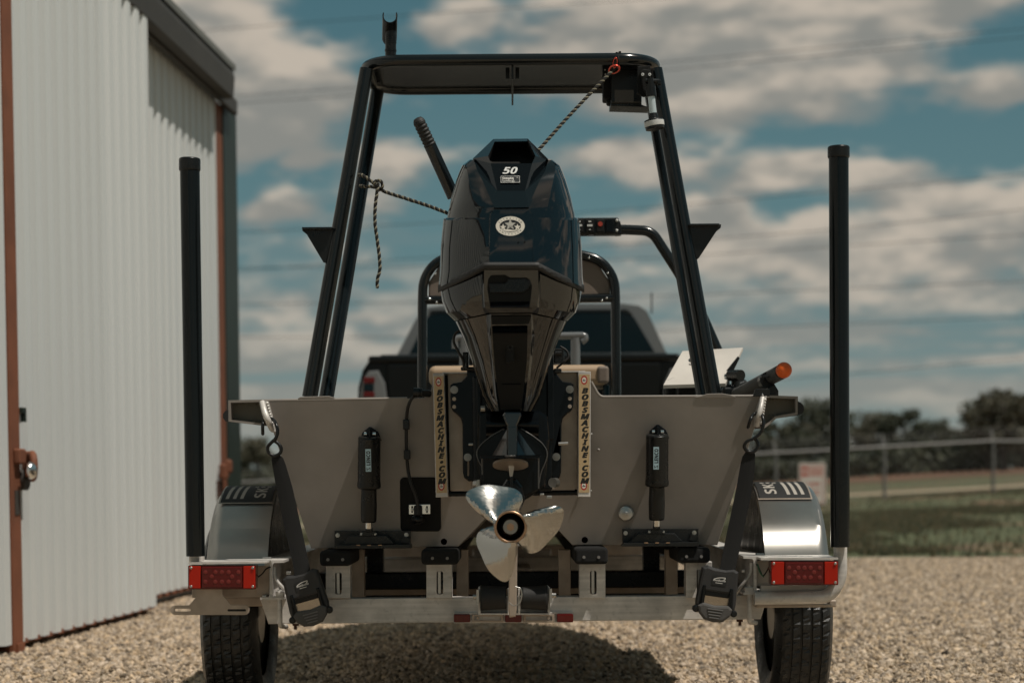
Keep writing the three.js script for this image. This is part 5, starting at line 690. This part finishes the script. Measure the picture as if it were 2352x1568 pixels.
// ---------------------------------------------------------------- tie-down straps
function strap(label, hookPts, web, rc, ang, tipFirst) {
  const s = thing('tie_down_strap', P(rc[0], rc[1], 5.78), label, 'strap', undefined);
  part('hook', wire(px(hookPts), 4.0 * S(5.76), { seg: 140, rad: 12 }), M.satin, s);
  const rows = web.map(([x0, y0, x1, y1, Z], i) => { const a = P(x0, y0, Z), b = P(x1, y1, Z), r = []; for (let j = 0; j <= 8; j++) { const v = a.clone().lerp(b, j / 8); v.z += 0.002 * Math.sin(j / 8 * Math.PI); r.push(v); } for (let j = 8; j >= 0; j--) { const v = a.clone().lerp(b, j / 8); v.z -= 0.002; r.push(v); } return r; });
  part('webbing', quads(rows, true, 0.8), M.web, s);
  // ratchet drawn square, then turned
  const ca = Math.cos(ang), sa = Math.sin(ang), T = (x, y) => [rc[0] + x * ca - y * sa, rc[1] + x * sa + y * ca];
  const E = (pts, Z, d, b) => ext(pts.map(p => T(...p)), Z, d, { bevel: b });
  const body = part('ratchet_body', [E([[-42, -58], [-30, -64], [-12, -60], [12, -60], [30, -64], [42, -58], [46, 20], [44, 34], [34, 30], [30, -4], [-30, -4], [-34, 30], [-44, 34], [-46, 20]], 5.755, 0.045, 0.008), E([[-42, -50], [42, -50], [40, 30], [-40, 30]], 5.79, 0.03, 0.004)], M.ratchet, s);
  each('ratchet_arm', [E([[-35, -18], [-28, -18], [-27, 44], [-34, 44]], 5.748, 0.03, 0.002), E([[28, -18], [35, -18], [34, 44], [27, 44]], 5.748, 0.03, 0.002)], M.gloss, s);
  part('ratchet_plate', E([[-28, 4], [28, 4], [29, 30], [-29, 30]], 5.762, 0.006, 0.001), M.tanMetal, s); part('ratchet_slot', E([[-28, -12], [28, -12], [28, 4], [-28, 4]], 5.757, 0.02, 0.001), M.gloss, s);
  const hd = part('ratchet_handle', [E([[-40, 30], [-30, 22], [0, 26], [30, 22], [40, 30], [36, 46], [22, 60], [0, 64], [-22, 60], [-36, 46]], 5.742, 0.028, 0.007)], M.foamGrey, s);
  each('handle_rib', [0, 1, 2, 3].map(k => E([[-18 + k * 2, 33 + k * 6.5], [18 - k * 2, 33 + k * 6.5], [18 - k * 2, 35.5 + k * 6.5], [-18 + k * 2, 35.5 + k * 6.5]], 5.7395, 0.004, 0.0006)), M.ribGrey, hd);
  each('handle_knob', [E(circ(-44, 38, 8), 5.75, 0.03, 0.004), E(circ(44, 38, 8), 5.75, 0.03, 0.004)], M.satin, hd);
  const bt = canvasTex(256, 160, (x, w, h) => { x.fillStyle = '#19191a'; x.fillRect(0, 0, w, h); x.fillStyle = '#d2cfc9'; x.font = 'italic bold 46px sans-serif'; x.textAlign = 'center'; x.fillText('BoatBuckle', w / 2, 92, 220); x.lineWidth = 12; x.strokeStyle = '#d2cfc9'; x.beginPath(); x.moveTo(30, 66); x.quadraticCurveTo(110, 20, 226, 24); x.quadraticCurveTo(236, 46, 200, 58); x.stroke(); x.fillRect(66, 116, 124, 9); });
  const [lx, ly] = T(0, -33), lc = P(lx, ly, 5.7535); sticker('label_plate', bt, lc, 34 * S(5.75), 22 * S(5.75), body, { rz: -ang });
  part('anchor_bolt', rod(P(...T(-46, 40), 5.77), P(...T(-38, 40), 5.77), 6 * S(5.8)), M.alu, s);
  return s;
}
strap('black webbing strap from the left stern eye to the tilted black ratchet on the trailer', [[603, 996, 5.77], [603, 975, 5.765], [607, 964, 5.78], [618, 960, 5.79], [628, 965, 5.775], [634, 976, 5.755], [637, 991, 5.75], [633, 1006, 5.75], [622, 1017, 5.752], [614, 1028, 5.755], [617, 1040, 5.757], [630, 1047, 5.757], [643, 1040, 5.757], [645, 1028, 5.757], [638, 1018, 5.758], [631, 1013, 5.758]], [[624, 1044, 641, 1043, 5.758], [623, 1056, 650, 1052, 5.76], [626, 1075, 656, 1068, 5.762], [635, 1126, 671, 1118, 5.765], [648, 1190, 685, 1182, 5.768], [667, 1272, 703, 1264, 5.765], [680, 1340, 716, 1330, 5.757]], [703, 1376], -0.27);
strap('black webbing strap from the right stern eye to the upright black ratchet on the trailer', [[1719, 981, 5.77], [1725, 962, 5.765], [1733, 951, 5.79], [1745, 948, 5.79], [1752, 957, 5.76], [1754, 974, 5.75], [1748, 993, 5.75], [1732, 1007, 5.75], [1715, 1015, 5.752], [1710, 1026, 5.755], [1719, 1037, 5.757], [1733, 1036, 5.757], [1742, 1025, 5.757], [1739, 1013, 5.758], [1733, 1006, 5.758]], [[1714, 1036, 1733, 1036, 5.758], [1706, 1048, 1735, 1044, 5.76], [1702, 1062, 1735, 1066, 5.762], [1692, 1120, 1728, 1126, 5.765], [1676, 1196, 1712, 1204, 5.768], [1660, 1272, 1696, 1278, 5.765], [1648, 1332, 1684, 1338, 5.757]], [1648, 1366], 0.14);

// ---------------------------------------------------------------- things on the boat
{
  const Zq = 7.0, seat = thing('helm_seat', P(1192, 960, Zq), 'tan seat with a rounded black tube backrest behind the motor', 'seat');
  part('frame', pipe(px([[970, 930, Zq], [970, 690, Zq], [972, 640, Zq], [1003, 598, Zq], [1060, 584, Zq], [1192, 580, Zq], [1330, 583, Zq], [1382, 598, Zq], [1412, 640, Zq], [1414, 690, Zq], [1416, 930, Zq]]), 11 * S(Zq), 0.075, { seg: 220 }), M.tube, seat);
  part('cross_rail', rod(P(972, 689, Zq), P(1413, 684, Zq), 10 * S(Zq)), M.tube, seat);
  part('back_panel', ext([[984, 692], [984, 648], [1010, 608], [1060, 594], [1192, 590], [1328, 592], [1374, 606], [1402, 648], [1402, 690]], Zq + 0.005, 0.03, { bevel: 0.006 }), M.brownVinyl, seat);
  each('rivet', [[1000, 629], [987, 687], [1003, 694], [1396, 627], [1394, 684], [1353, 592], [1383, 690]].map(([x, y]) => ball(P(x, y, Zq - 0.018), 0.0045, 8)), M.chrome, seat);
  part('cushion', [pbox(985, 838, 1397, 884, 7.15, 0.42, 0.025)], M.tan, seat, { label: 'tan seat cushion' });
  part('seat_side', [pbox(1372, 840, 1399, 880, 7.14, 0.1, 0.012)], M.brownVinyl, seat);
  each('pedestal', [pbox(1385, 884, 1400, 935, 7.2, 0.3, 0.004), pbox(990, 884, 1010, 935, 7.2, 0.3, 0.004)], M.glass, seat);
  const gb = thing('grab_handle', P(1196, 905, 7.9), 'grey curved hand rail on two posts in front of the seat', 'hand rail');
  part('rail', pipe(px([[1046, 800, 7.9], [1046, 776, 7.9], [1344, 770, 7.9], [1344, 780, 7.9], [1336, 784, 7.9]]), 8 * S(7.9), 0.02), M.truckLight, gb); part('post', rod(P(1322, 900, 7.9), P(1322, 776, 7.9), 10.5 * S(7.9)), M.truckLight, gb); part('post', rod(P(1066, 900, 7.9), P(1066, 778, 7.9), 10.5 * S(7.9)), M.truckLight, gb);
}
{
  const Z = 6.8, sb = thing('switch_rail', P(1660, 905, Z), 'black bent tube rail carrying a row of rocker switches right of the motor', 'switch rail');
  part('rail', pipe(px([[1180, 530, Z], [1428, 527, Z], [1497, 530, Z], [1560, 628, Z], [1612, 720, Z], [1660, 830, Z], [1668, 905, Z]]), 11.5 * S(Z), 0.035, { seg: 140 }), M.tube, sb);
  const bx = part('switch_box', [pbox(1240, 500, 1421, 538, Z - 0.03, 0.06, 0.006), ext([[1415, 503], [1425, 508], [1428, 520], [1428, 538], [1415, 539]], Z - 0.025, 0.05, { bevel: 0.004 })], M.satin, sb);
  for (const [x, kind] of [[1281, 1], [1306, 1], [1331, 1], [1355, 1], [1379, 2], [1401, 0]]) { const b = part('rocker', [pbox(x - 9, 504, x + 9, 533, Z - 0.042, 0.02, 0.003)], kind ? M.matte : M.gloss, bx); if (kind === 1) each('switch_mark', [pbox(x - 6, 515, x + 6, 519.5, Z - 0.0435, 0.002, 0), pbox(x - 3, 507, x + 3, 510, Z - 0.0435, 0.002, 0), pbox(x - 2, 526, x + 2, 528, Z - 0.0435, 0.002, 0)], M.lettering, b); if (kind === 2) part('round_mark', [ext(circ(x, 514, 5.5), Z - 0.0436, 0.002)], M.carabiner, b); }
  each('box_screw', [[1417, 506], [1417, 529]].map(([x, y]) => ball(P(x, y, Z - 0.032), 0.005, 8)), M.lettering, bx);
}
{
  // white tilted board behind the right tower legs
  const bd = thing('white_board', P(1600, 905, 6.6), 'white tilted square panel with dark letters behind the right tower legs', 'panel');
  const q = [P(1524, 884, 6.45), P(1667, 880, 6.45), P(1707, 798, 6.78), P(1568, 806, 6.78)], up = q[1].clone().sub(q[0]).cross(q[3].clone().sub(q[0])).normalize();
  const b = q.map(v => v.clone().add(up.clone().multiplyScalar(-0.012)));
  part('panel', [quads([[q[0], q[1]], [q[3], q[2]]]), quads([[b[0], b[1]], [b[3], b[2]]]), quads([q, b], true)], M.white, bd);
  const dir = q[1].clone().sub(q[0]).normalize(), vp = q[3].clone().sub(q[0]); vp.sub(dir.clone().multiplyScalar(vp.dot(dir))).normalize(); const n = dir.clone().cross(vp).normalize(); const m = new THREE.Matrix4().makeBasis(dir, vp, n);
  const put = (t, x, y) => { const g = letters(t, 0.030, 0.0015, 0.1); g.scale(1, 2.4, 1); const o = P(x, y, 6.66); const tt = q[0].clone().sub(o).dot(up) / 1; o.add(up.clone().multiplyScalar(tt + 0.0005)); g.applyMatrix4(m); g.translate(o.x, o.y, o.z); return g; };
  each('letter', [put('S', 1588, 826), put('D', 1650, 822)], M.satin, bd);
  each('corner_seam', [[[1576, 816], [1588, 812], [1596, 808]], [[1534, 872], [1548, 866], [1554, 872]], [[1680, 806], [1686, 808], [1697, 808]]].map(p => pipe(p.map(([x, y]) => { const Z = lerp(6.45, 6.78, (882 - y) / 80); const o = P(x, y, Z); o.add(up.clone().multiplyScalar(q[0].clone().sub(o).dot(up))); return o; }), 0.0008, 0)), M.galv, bd);
  each('stand', [pbox(1556, 884, 1600, 920, 6.7, 0.1, 0.01), pbox(1612, 884, 1640, 920, 6.7, 0.08, 0.01), pbox(1530, 886, 1556, 915, 6.8, 0.1, 0.01)], M.satin, bd);
  part('clamp', [rod(P(1678, 862, 6.5), P(1702, 862, 6.45), 13 * S(6.5)), rod(P(1690, 862, 6.52), P(1690, 915, 6.52), 10 * S(6.5)), rod(P(1664, 896, 6.5), P(1712, 880, 6.55), 9 * S(6.5)), pbox(1660, 888, 1700, 912, 6.45, 0.06, 0.01), ext([[1670, 850], [1696, 818], [1700, 822], [1682, 858]], 6.5, 0.03, { bevel: 0.002 })], M.satin, bd);
}
{
  const pb = thing('grey_pole', P(1800, 849, 5.9), 'grey pole with a bright orange ball end lying on the right gunwale', 'pole');
  part('ball_tip', (() => { const g = new THREE.SphereGeometry(18.5 * S(5.85), 32, 24); const c = P(1801, 850, 5.85); g.translate(c.x, c.y, c.z); return g; })(), M.orange, pb);
  part('shaft', rod(P(1797, 853, 5.87), P(1672, 918, 6.6), 17.5 * S(5.87), 16 * S(6.4), 28), M.foamGrey, pb, { label: 'grey foam shaft' });
  part('shaft_strap', [rod(P(1764, 872, 5.98), P(1758, 875, 6.02), 18.4 * S(5.95), 18.4 * S(5.95)), pbox(1749, 862, 1766, 867, 5.93, 0.008, 0.001)], M.satin, pb);
  const rs = thing('pole_rest', P(1760, 908, 5.88), 'black angled rest bolted on the right gunwale under the grey pole', 'rest');
  part('front_plate', ext([[1731, 905], [1736, 893], [1768, 893], [1768, 910], [1731, 910]], 5.84, 0.006, { bevel: 0.001, holes: [rrect(1750, 902, 1756, 909.2, 3)] }), M.satin, rs); part('cradle', ext([[1764, 909], [1764, 890], [1780, 882], [1789, 897], [1789, 909]], 5.95, 0.12, { bevel: 0.003 }), M.satin, rs);
}

// ---------------------------------------------------------------- pickup truck ahead of the trailer
{
  const Zt = 12.3, tr = thing('pickup_truck', V(P(1204, 1100, Zt).x, 0, -Zt - 2.6), 'dark pickup truck seen from behind beyond the boat', 'truck');
  const K = [];
  const side = (x0, x1, pts, Z0, Z1) => pts;
  // bed and tailgate
  part('tailgate', [ext([[888, 834], [1520, 830], [1524, 990], [884, 994]], Zt, 0.12, { bevel: 0.02 })], M.truck, tr); part('handle', pbox(1160, 862, 1250, 884, Zt - 0.02, 0.04, 0.01), M.satin, tr.children.at(-1));
  part('tailgate_lip', [pbox(846, 814, 1562, 832, Zt, 0.10, 0.02)], M.truck, tr);
  const bedO = [[820, 960], [822, 890], [832, 850], [848, 826], [868, 820], [1540, 816], [1560, 822], [1576, 846], [1586, 886], [1588, 956], [1560, 1010], [848, 1014]].map(p => P(p[0], p[1], Zt)), bedR = [0, 1.75].map(d => bedO.map(v => V(v.x, v.y, v.z - 0.02 - d))); part('bed', [quads(bedR, true, 0.5), fan(bedR[0]), fan(bedR[1])], M.truck, tr);
  part('tonneau', [box(P(1204, 820, Zt).x, P(1204, 820, Zt).y + 0.012, -Zt - 0.9, 1.85, 0.03, 1.7, 0.01)], M.satin, tr);
  for (const [a, l] of [[[[826, 905], [833, 872], [846, 852], [868, 850], [884, 880], [890, 930], [828, 936]], 'left'], [[[1584, 900], [1576, 868], [1562, 848], [1540, 846], [1526, 878], [1522, 926], [1582, 930]], 'right']]) { const t = part('tail_lamp', ext(a, Zt - 0.03, 0.06, { bevel: 0.012 }), M.truckLight, tr); const s = l === 'left' ? 1 : -1, X = s > 0 ? 834 : 1574; each('red_lens', [pbox(X, 866, X + s * 26, 880, Zt - 0.045, 0.03, 0.006), pbox(X, 900, X + s * 26, 912, Zt - 0.045, 0.03, 0.006)], M.redDark, t); part('clear_lens', pbox(X, 881, X + s * 24, 899, Zt - 0.043, 0.03, 0.006), M.glass, t); }
  part('bumper', [box(P(1204, 1000, Zt).x, 0.62, -Zt - 0.02, 1.85, 0.2, 0.14, 0.03)], M.truckLight, tr); part('hitch', box(P(1204, 1000, Zt).x, 0.45, -Zt + 0.05, 0.1, 0.08, 0.5, 0.01), M.satin, tr);
  // cab
  const Zc = Zt + 1.85, sc = Zc / Zt, c = (x, y, Z) => P(x, y, Z);
  const A = [[908, 822], [950, 742], [966, 716], [984, 705], [1020, 700], [1192, 697], [1430, 697], [1468, 702], [1486, 714], [1498, 738], [1536, 822]];
  const r0 = A.map(p => c(p[0], p[1], Zc)), cx = c(1220, 800, Zc).x; const r1 = r0.map(v => V((v.x - cx) * 1.02 + cx, v.y + 0.012, v.z - 0.5)), r2 = r0.map(v => V((v.x - cx) * 0.98 + cx, v.y - 0.02, v.z - 1.5)), r3 = r0.map((v, i) => V((v.x - cx) * 0.9 + cx, lerp(v.y, r0[0].y, v.y > r0[0].y + 0.1 ? 0.98 : 0), v.z - 2.3));
  part('cab', [quads([r0, r1, r2, r3], false, 0.4), fan(r0)], M.truckLight, tr, { label: 'cab with a dark rear window' });
  part('rear_window', ext([[940, 812], [980, 730], [988, 722], [1010, 718], [1430, 716], [1448, 720], [1458, 730], [1504, 808]], Zc - 0.015, 0.02, { bevel: 0.004 }), M.glass, tr.children.at(-1));
  part('window_band', ext([[984, 722], [990, 712], [1440, 710], [1454, 722], [1448, 722], [1430, 716], [1010, 718]], Zc - 0.018, 0.01), M.satin, tr.children.at(-1));
  part('cab_lower', [box(cx, 1.0, -Zc - 1.1, 1.95, 0.75, 2.2, 0.1), box(cx, 0.95, -Zc - 2.9, 1.92, 0.7, 1.5, 0.15)], M.truck, tr);
  part('antenna', rod(c(1497, 720, Zc + 1.2), c(1497, 672, Zc + 1.2), 0.006), M.satin, tr);
  part('mirror', [box(cx - 1.14, 1.35, -Zc - 1.6, 0.22, 0.28, 0.1, 0.03)], M.truck, tr); part('mirror', [box(cx + 1.14, 1.35, -Zc - 1.6, 0.22, 0.28, 0.1, 0.03)], M.truck, tr);
  for (const x of [-0.82, 0.82]) for (const z of [Zt + 1.0, Zt + 4.6]) { const h = V(cx + x, 0.4, -z); const w = part('wheel', rod(h.clone().add(V(-0.12, 0, 0)), h.clone().add(V(0.12, 0, 0)), 0.24, 0.24, 32), M.zinc, tr); part('tyre', (() => { const g = new THREE.TorusGeometry(0.29, 0.12, 16, 40); g.rotateY(Math.PI / 2); g.scale(1.05, 1, 1); g.translate(h.x, h.y, h.z); return g; })(), M.tyre, w); }
}

// ---------------------------------------------------------------- fence, sign, wires, trees
{
  const Zf = 52, at = (x) => x * Zf / F, gx = px_ => P(px_, 1100, Zf).x;
  const fb = V(gx(1176), 0, -Zf), fence = thing('chain_link_fence', fb, 'grey chain link fence with a top rail and barbed wire beyond the grass', 'fence');
  const rail = x => EYE + 0.64 + 0.0475 * (x - 7.17), xs = []; for (let k = -7; k <= 10; k++) xs.push(gx(1783 + 249.5 * k));
  const corner = gx(2282), z = x => -Zf - Math.max(0, x - corner) * 0.75;
  for (const x of xs) { part('post', rod(V(x, rise(x, Zf) - 0.1, z(x)), V(x, rail(Math.min(x, corner)) + 0.02, z(x)), 0.045, 0.042, 12), M.galv, fence); part('barb_arm', rod(V(x, rail(Math.min(x, corner)), z(x)), V(x - 0.06, rail(Math.min(x, corner)) + 0.36, z(x) - 0.1), 0.035, 0.03, 8), M.galv, fence); }
  for (let i = 0; i < xs.length - 1; i++) { const y = x => rail(Math.min(x, corner)); part('top_rail', rod(V(xs[i], y(xs[i]), z(xs[i])), V(xs[i + 1], y(xs[i + 1]), z(xs[i + 1])), 0.048, 0.048, 12), M.galv, fence); }
  const barb = []; for (const h of [0.16, 0.26, 0.35]) for (let i = 0; i < xs.length - 1; i++) { const y = x => rail(Math.min(x, corner)) + h; barb.push(rod(V(xs[i], y(xs[i]), z(xs[i]) - 0.06), V(xs[i + 1], y(xs[i + 1]), z(xs[i + 1]) - 0.06), 0.006, 0.006, 5)); } part('barbed_wire', barb, M.galv, fence, { kind: 'stuff' });
  const mesh = []; for (let i = 0; i < xs.length - 1; i++) { const xa = xs[i], xb = xs[i + 1], n = 12; for (let k = -4; k < n; k++) for (const d of [1, -1]) { let t0 = k / n, t1 = (k + 6) / n; let h0 = 0, h1 = 1; if (t0 < 0) { h0 = -t0 / (t1 - t0); t0 = 0; } if (t1 > 1) { h1 = 1 - (t1 - 1) / (t1 - k / n); t1 = 1; } const X = t => lerp(xa, xb, d > 0 ? t : 1 - t), Y = (x, h) => lerp(rise(x, Zf), rail(Math.min(x, corner)), h); const A = X(t0), B = X(t1); mesh.push(rod(V(A, Y(A, h0), z(A)), V(B, Y(B, h1), z(B)), 0.004, 0.004, 4, false)); } } part('chain_link', mesh, M.galv, fence, { kind: 'stuff' });
  // sign
  const sx = P(1865, 1100, 30), sg = thing('warning_sign', V(sx.x, rise(sx.x, 30), -30), 'white and red sign on a post beyond the right fender', 'sign');
  const st = canvasTex(256, 384, (x, w, h) => { x.fillStyle = '#d5cabf'; x.fillRect(0, 0, w, h); x.strokeStyle = '#a8402c'; x.lineWidth = 8; x.strokeRect(12, 12, w - 24, h - 24); x.fillStyle = '#b5432f'; x.fillRect(24, 28, 68, 92); x.fillStyle = '#d5cabf'; x.fillRect(40, 56, 36, 34); x.fillStyle = '#b5533f'; for (let i = 0; i < 4; i++) x.fillRect(104, 34 + i * 23, 128, 13); x.font = 'bold 62px sans-serif'; x.textAlign = 'center'; x.fillText('1-800', w / 2, 214); x.fillRect(50, 250, 156, 12); x.fillRect(50, 282, 156, 12); });
  part('sign_post', rod(V(sx.x, rise(sx.x, 30), -30.03), V(sx.x, P(1865, 1066, 30).y, -30.03), 0.03, 0.03, 10), M.galv, sg);
  part('sign_board', ext(rrect(1834.5, 1063, 1897.5, 1160, 7), 30, 0.012, { bevel: 0.002 }), M.white, sg); const cc = P(1866, 1111.5, 29.997); sticker('printed_face', st, V(cc.x, cc.y, -29.994), 58 * S(30), 92 * S(30), sg.children.at(-1), { rough: 0.6 });
  // wires in the sky
  const wires = [[[300, 82], [1176, 18], [1700, -16]], [[300, 238], [1176, 174], [2500, 52]], [[300, 254], [1176, 191], [2500, 72]], [[300, 545], [1176, 500], [2500, 388]], [[1176, 578], [1900, 528], [2500, 464]], [[300, 616], [1176, 606], [2500, 530]], [[300, 700], [1176, 690], [2500, 640]], [[300, 776], [1176, 770], [2500, 722]], [[1176, 915], [1850, 866], [2500, 810]]];
  const ords = ['topmost', 'second', 'third', 'fourth', 'fifth', 'sixth', 'seventh', 'eighth', 'lowest'];
  wires.forEach((w, i) => { const Zw = 75, p = w.map(q => P(q[0], q[1], Zw)); const a = p[0].clone().lerp(p[1], -1.2), b = p[2].clone().lerp(p[1], -1.2); const c = new THREE.CatmullRomCurve3([a, ...p, b]); single('power_line', new THREE.TubeGeometry(c, 60, 0.011, 5, false), M.matte, p[0].clone(), `${ords[i]} of the nine blurred overhead wires crossing the sky`, 'wire', 'overhead wires across the sky'); });
  // trees
  const leafMat = [rgb(0.052, 0.058, 0.028), rgb(0.066, 0.066, 0.032), rgb(0.080, 0.072, 0.038)].map(c => std({ color: c, roughness: 0.8, side: THREE.DoubleSide, transmission: 0.25, thickness: 0 }));
  const bark = std({ color: rgb(0.06, 0.048, 0.038), roughness: 0.95 });
  const variants = [0, 1, 2, 3].map(v => { const r = rng(100 + v), lf = [], tk = []; const h = 1; tk.push(rod(V(0, 0, 0), V(0.01, 0.45, 0), 0.035, 0.022, 8), rod(V(0.01, 0.45, 0), V(0.0, 0.85, 0.02), 0.022, 0.008, 8)); const blobs = []; const n = v === 3 ? 9 : 14; for (let i = 0; i < n; i++) { const a = r() * 6.28, y = 0.30 + 0.58 * r(), w = (v === 3 ? 0.2 : 0.34) * Math.sin(Math.min(1, (y - 0.12) / 0.85) * Math.PI * 0.9); const c = V(Math.cos(a) * w * (0.4 + 0.6 * r()), y, Math.sin(a) * w * (0.4 + 0.6 * r())); blobs.push([c, 0.11 + 0.10 * r()]); tk.push(rod(V(0, Math.max(0.2, y - 0.2), 0), c, 0.012, 0.004, 5)); } for (const [c, R] of blobs) for (let k = 0; k < (v === 3 ? 70 : 230); k++) { const u = V(r() - 0.5, r() - 0.5, r() - 0.5).normalize().multiplyScalar(R * Math.pow(r(), 0.4)); u.y *= 0.8; const p = c.clone().add(u), s = 0.016 + 0.014 * r(); const e = new THREE.Euler(r() * 6, r() * 6, r() * 6); const q = [V(-s, 0, 0), V(0, s * 0.8, 0), V(s, 0, 0), V(0, -s * 0.8, 0)].map(w => w.applyEuler(e).add(p)); lf.push(q[0], q[1], q[2], q[0], q[2], q[3]); } const lg = new THREE.BufferGeometry(); lg.setAttribute('position', new THREE.Float32BufferAttribute(lf.flatMap(p => [p.x, p.y, p.z]), 3)); lg.computeVertexNormals(); return [lg, merge(tk)]; });
  const where = [[1735, 1010, 138, 0], [1785, 990, 132, 1], [1838, 992, 140, 2], [1893, 952, 130, 0], [1948, 988, 138, 1], [2012, 962, 134, 2], [2078, 950, 128, 1], [2140, 978, 136, 0], [2186, 1000, 142, 2], [2214, 1000, 120, 3], [2270, 940, 118, 2], [2305, 912, 108, 1], [2352, 926, 114, 2], [2392, 960, 120, 0], [588, 1022, 150, 0], [560, 1046, 156, 2]];
  const names = ['tree partly behind the strap right of the boat', 'low tree beside the right strap beyond the fence', 'tree above the red and white sign, left half', 'tall tree just left of the right guide post', 'tree hidden behind the right guide post', 'tree just right of the right guide post', 'tallest tree between the right guide post and the gap in the tree line', 'rounded tree left of the gap in the tree line', 'small tree at the left edge of the gap in the tree line', 'thin see-through tree in the gap of the tree line', 'lower half-hidden tree directly behind the last fence post', 'big dark tree just right of the last fence post', 'big tree cut by the right edge of the photo', 'tree outside the right edge of the photo', 'small blurred tree seen between the shed and the left strap', 'lower tree next to the shed corner on the left'];
  where.forEach(([x, y, Z, v], i) => { const top = P(x, y, Z), g = rise(top.x, Z), hh = (top.y - g + 0.3) * (i < 5 ? 1.16 : i === 10 || i === 11 ? 1.1 : 1.05); const t = new THREE.Group(); t.name = numbered('tree'); t.position.set(top.x, g - 0.1, -Z); t.rotation.y = i * 1.7; t.scale.set(hh * (v === 3 ? 1.0 : 1.2), hh * 1.06, hh * 1.15); tag(t, names[i], 'tree', 'trees along the far edge of the field'); const c = new THREE.Mesh(variants[v][0], leafMat[i % 3]); c.name = 'crown'; const k = new THREE.Mesh(variants[v][1], bark); k.name = 'trunk'; t.add(c, k); scene.add(t); });
  // understorey thicket beneath and behind the trees
  { const r = rng(321), lf = []; for (let k = 0; k < 46000; k++) { const x = -75 + 150 * r(), Z = 118 + 12 * r(), top = 0.6 + 3.3 * fbm(x * 0.22 + 9, 2, 4) * (0.6 + 0.4 * fbm(x * 0.5, 7, 2)); const y = rise(x, Z) + top * Math.pow(r(), 0.8) , s = 0.16 + 0.16 * r(), e = new THREE.Euler(r() * 6, r() * 6, r() * 6), p = V(x, y, -Z); const q = [V(-s, 0, 0), V(0, s, 0), V(s, 0, 0), V(0, -s, 0)].map(w => w.applyEuler(e).add(p)); lf.push(q[0], q[1], q[2], q[0], q[2], q[3]); } const g = new THREE.BufferGeometry(); g.setAttribute('position', new THREE.Float32BufferAttribute(lf.flatMap(p => [p.x, p.y, p.z]), 3)); g.computeVertexNormals(); const m = new THREE.Mesh(g, leafMat[0]); m.name = 'thicket'; tag(m, 'dark tangled thicket under the tree line beyond the fence', 'thicket', null, 'stuff'); scene.add(m); }
  structure('dirt_field', sheet(span(-110, 110, 60), [92, 100, 110, 125], 0.04), std({ color: rgb(0.16, 0.085, 0.05), map: rep(mottled, 0.1), roughness: 1 }));
}

scene.traverse(o => { if (o.isMesh) { o.castShadow = true; o.receiveShadow = true; } });
renderer.setSize(1024, 682);
renderer.render(scene, camera);
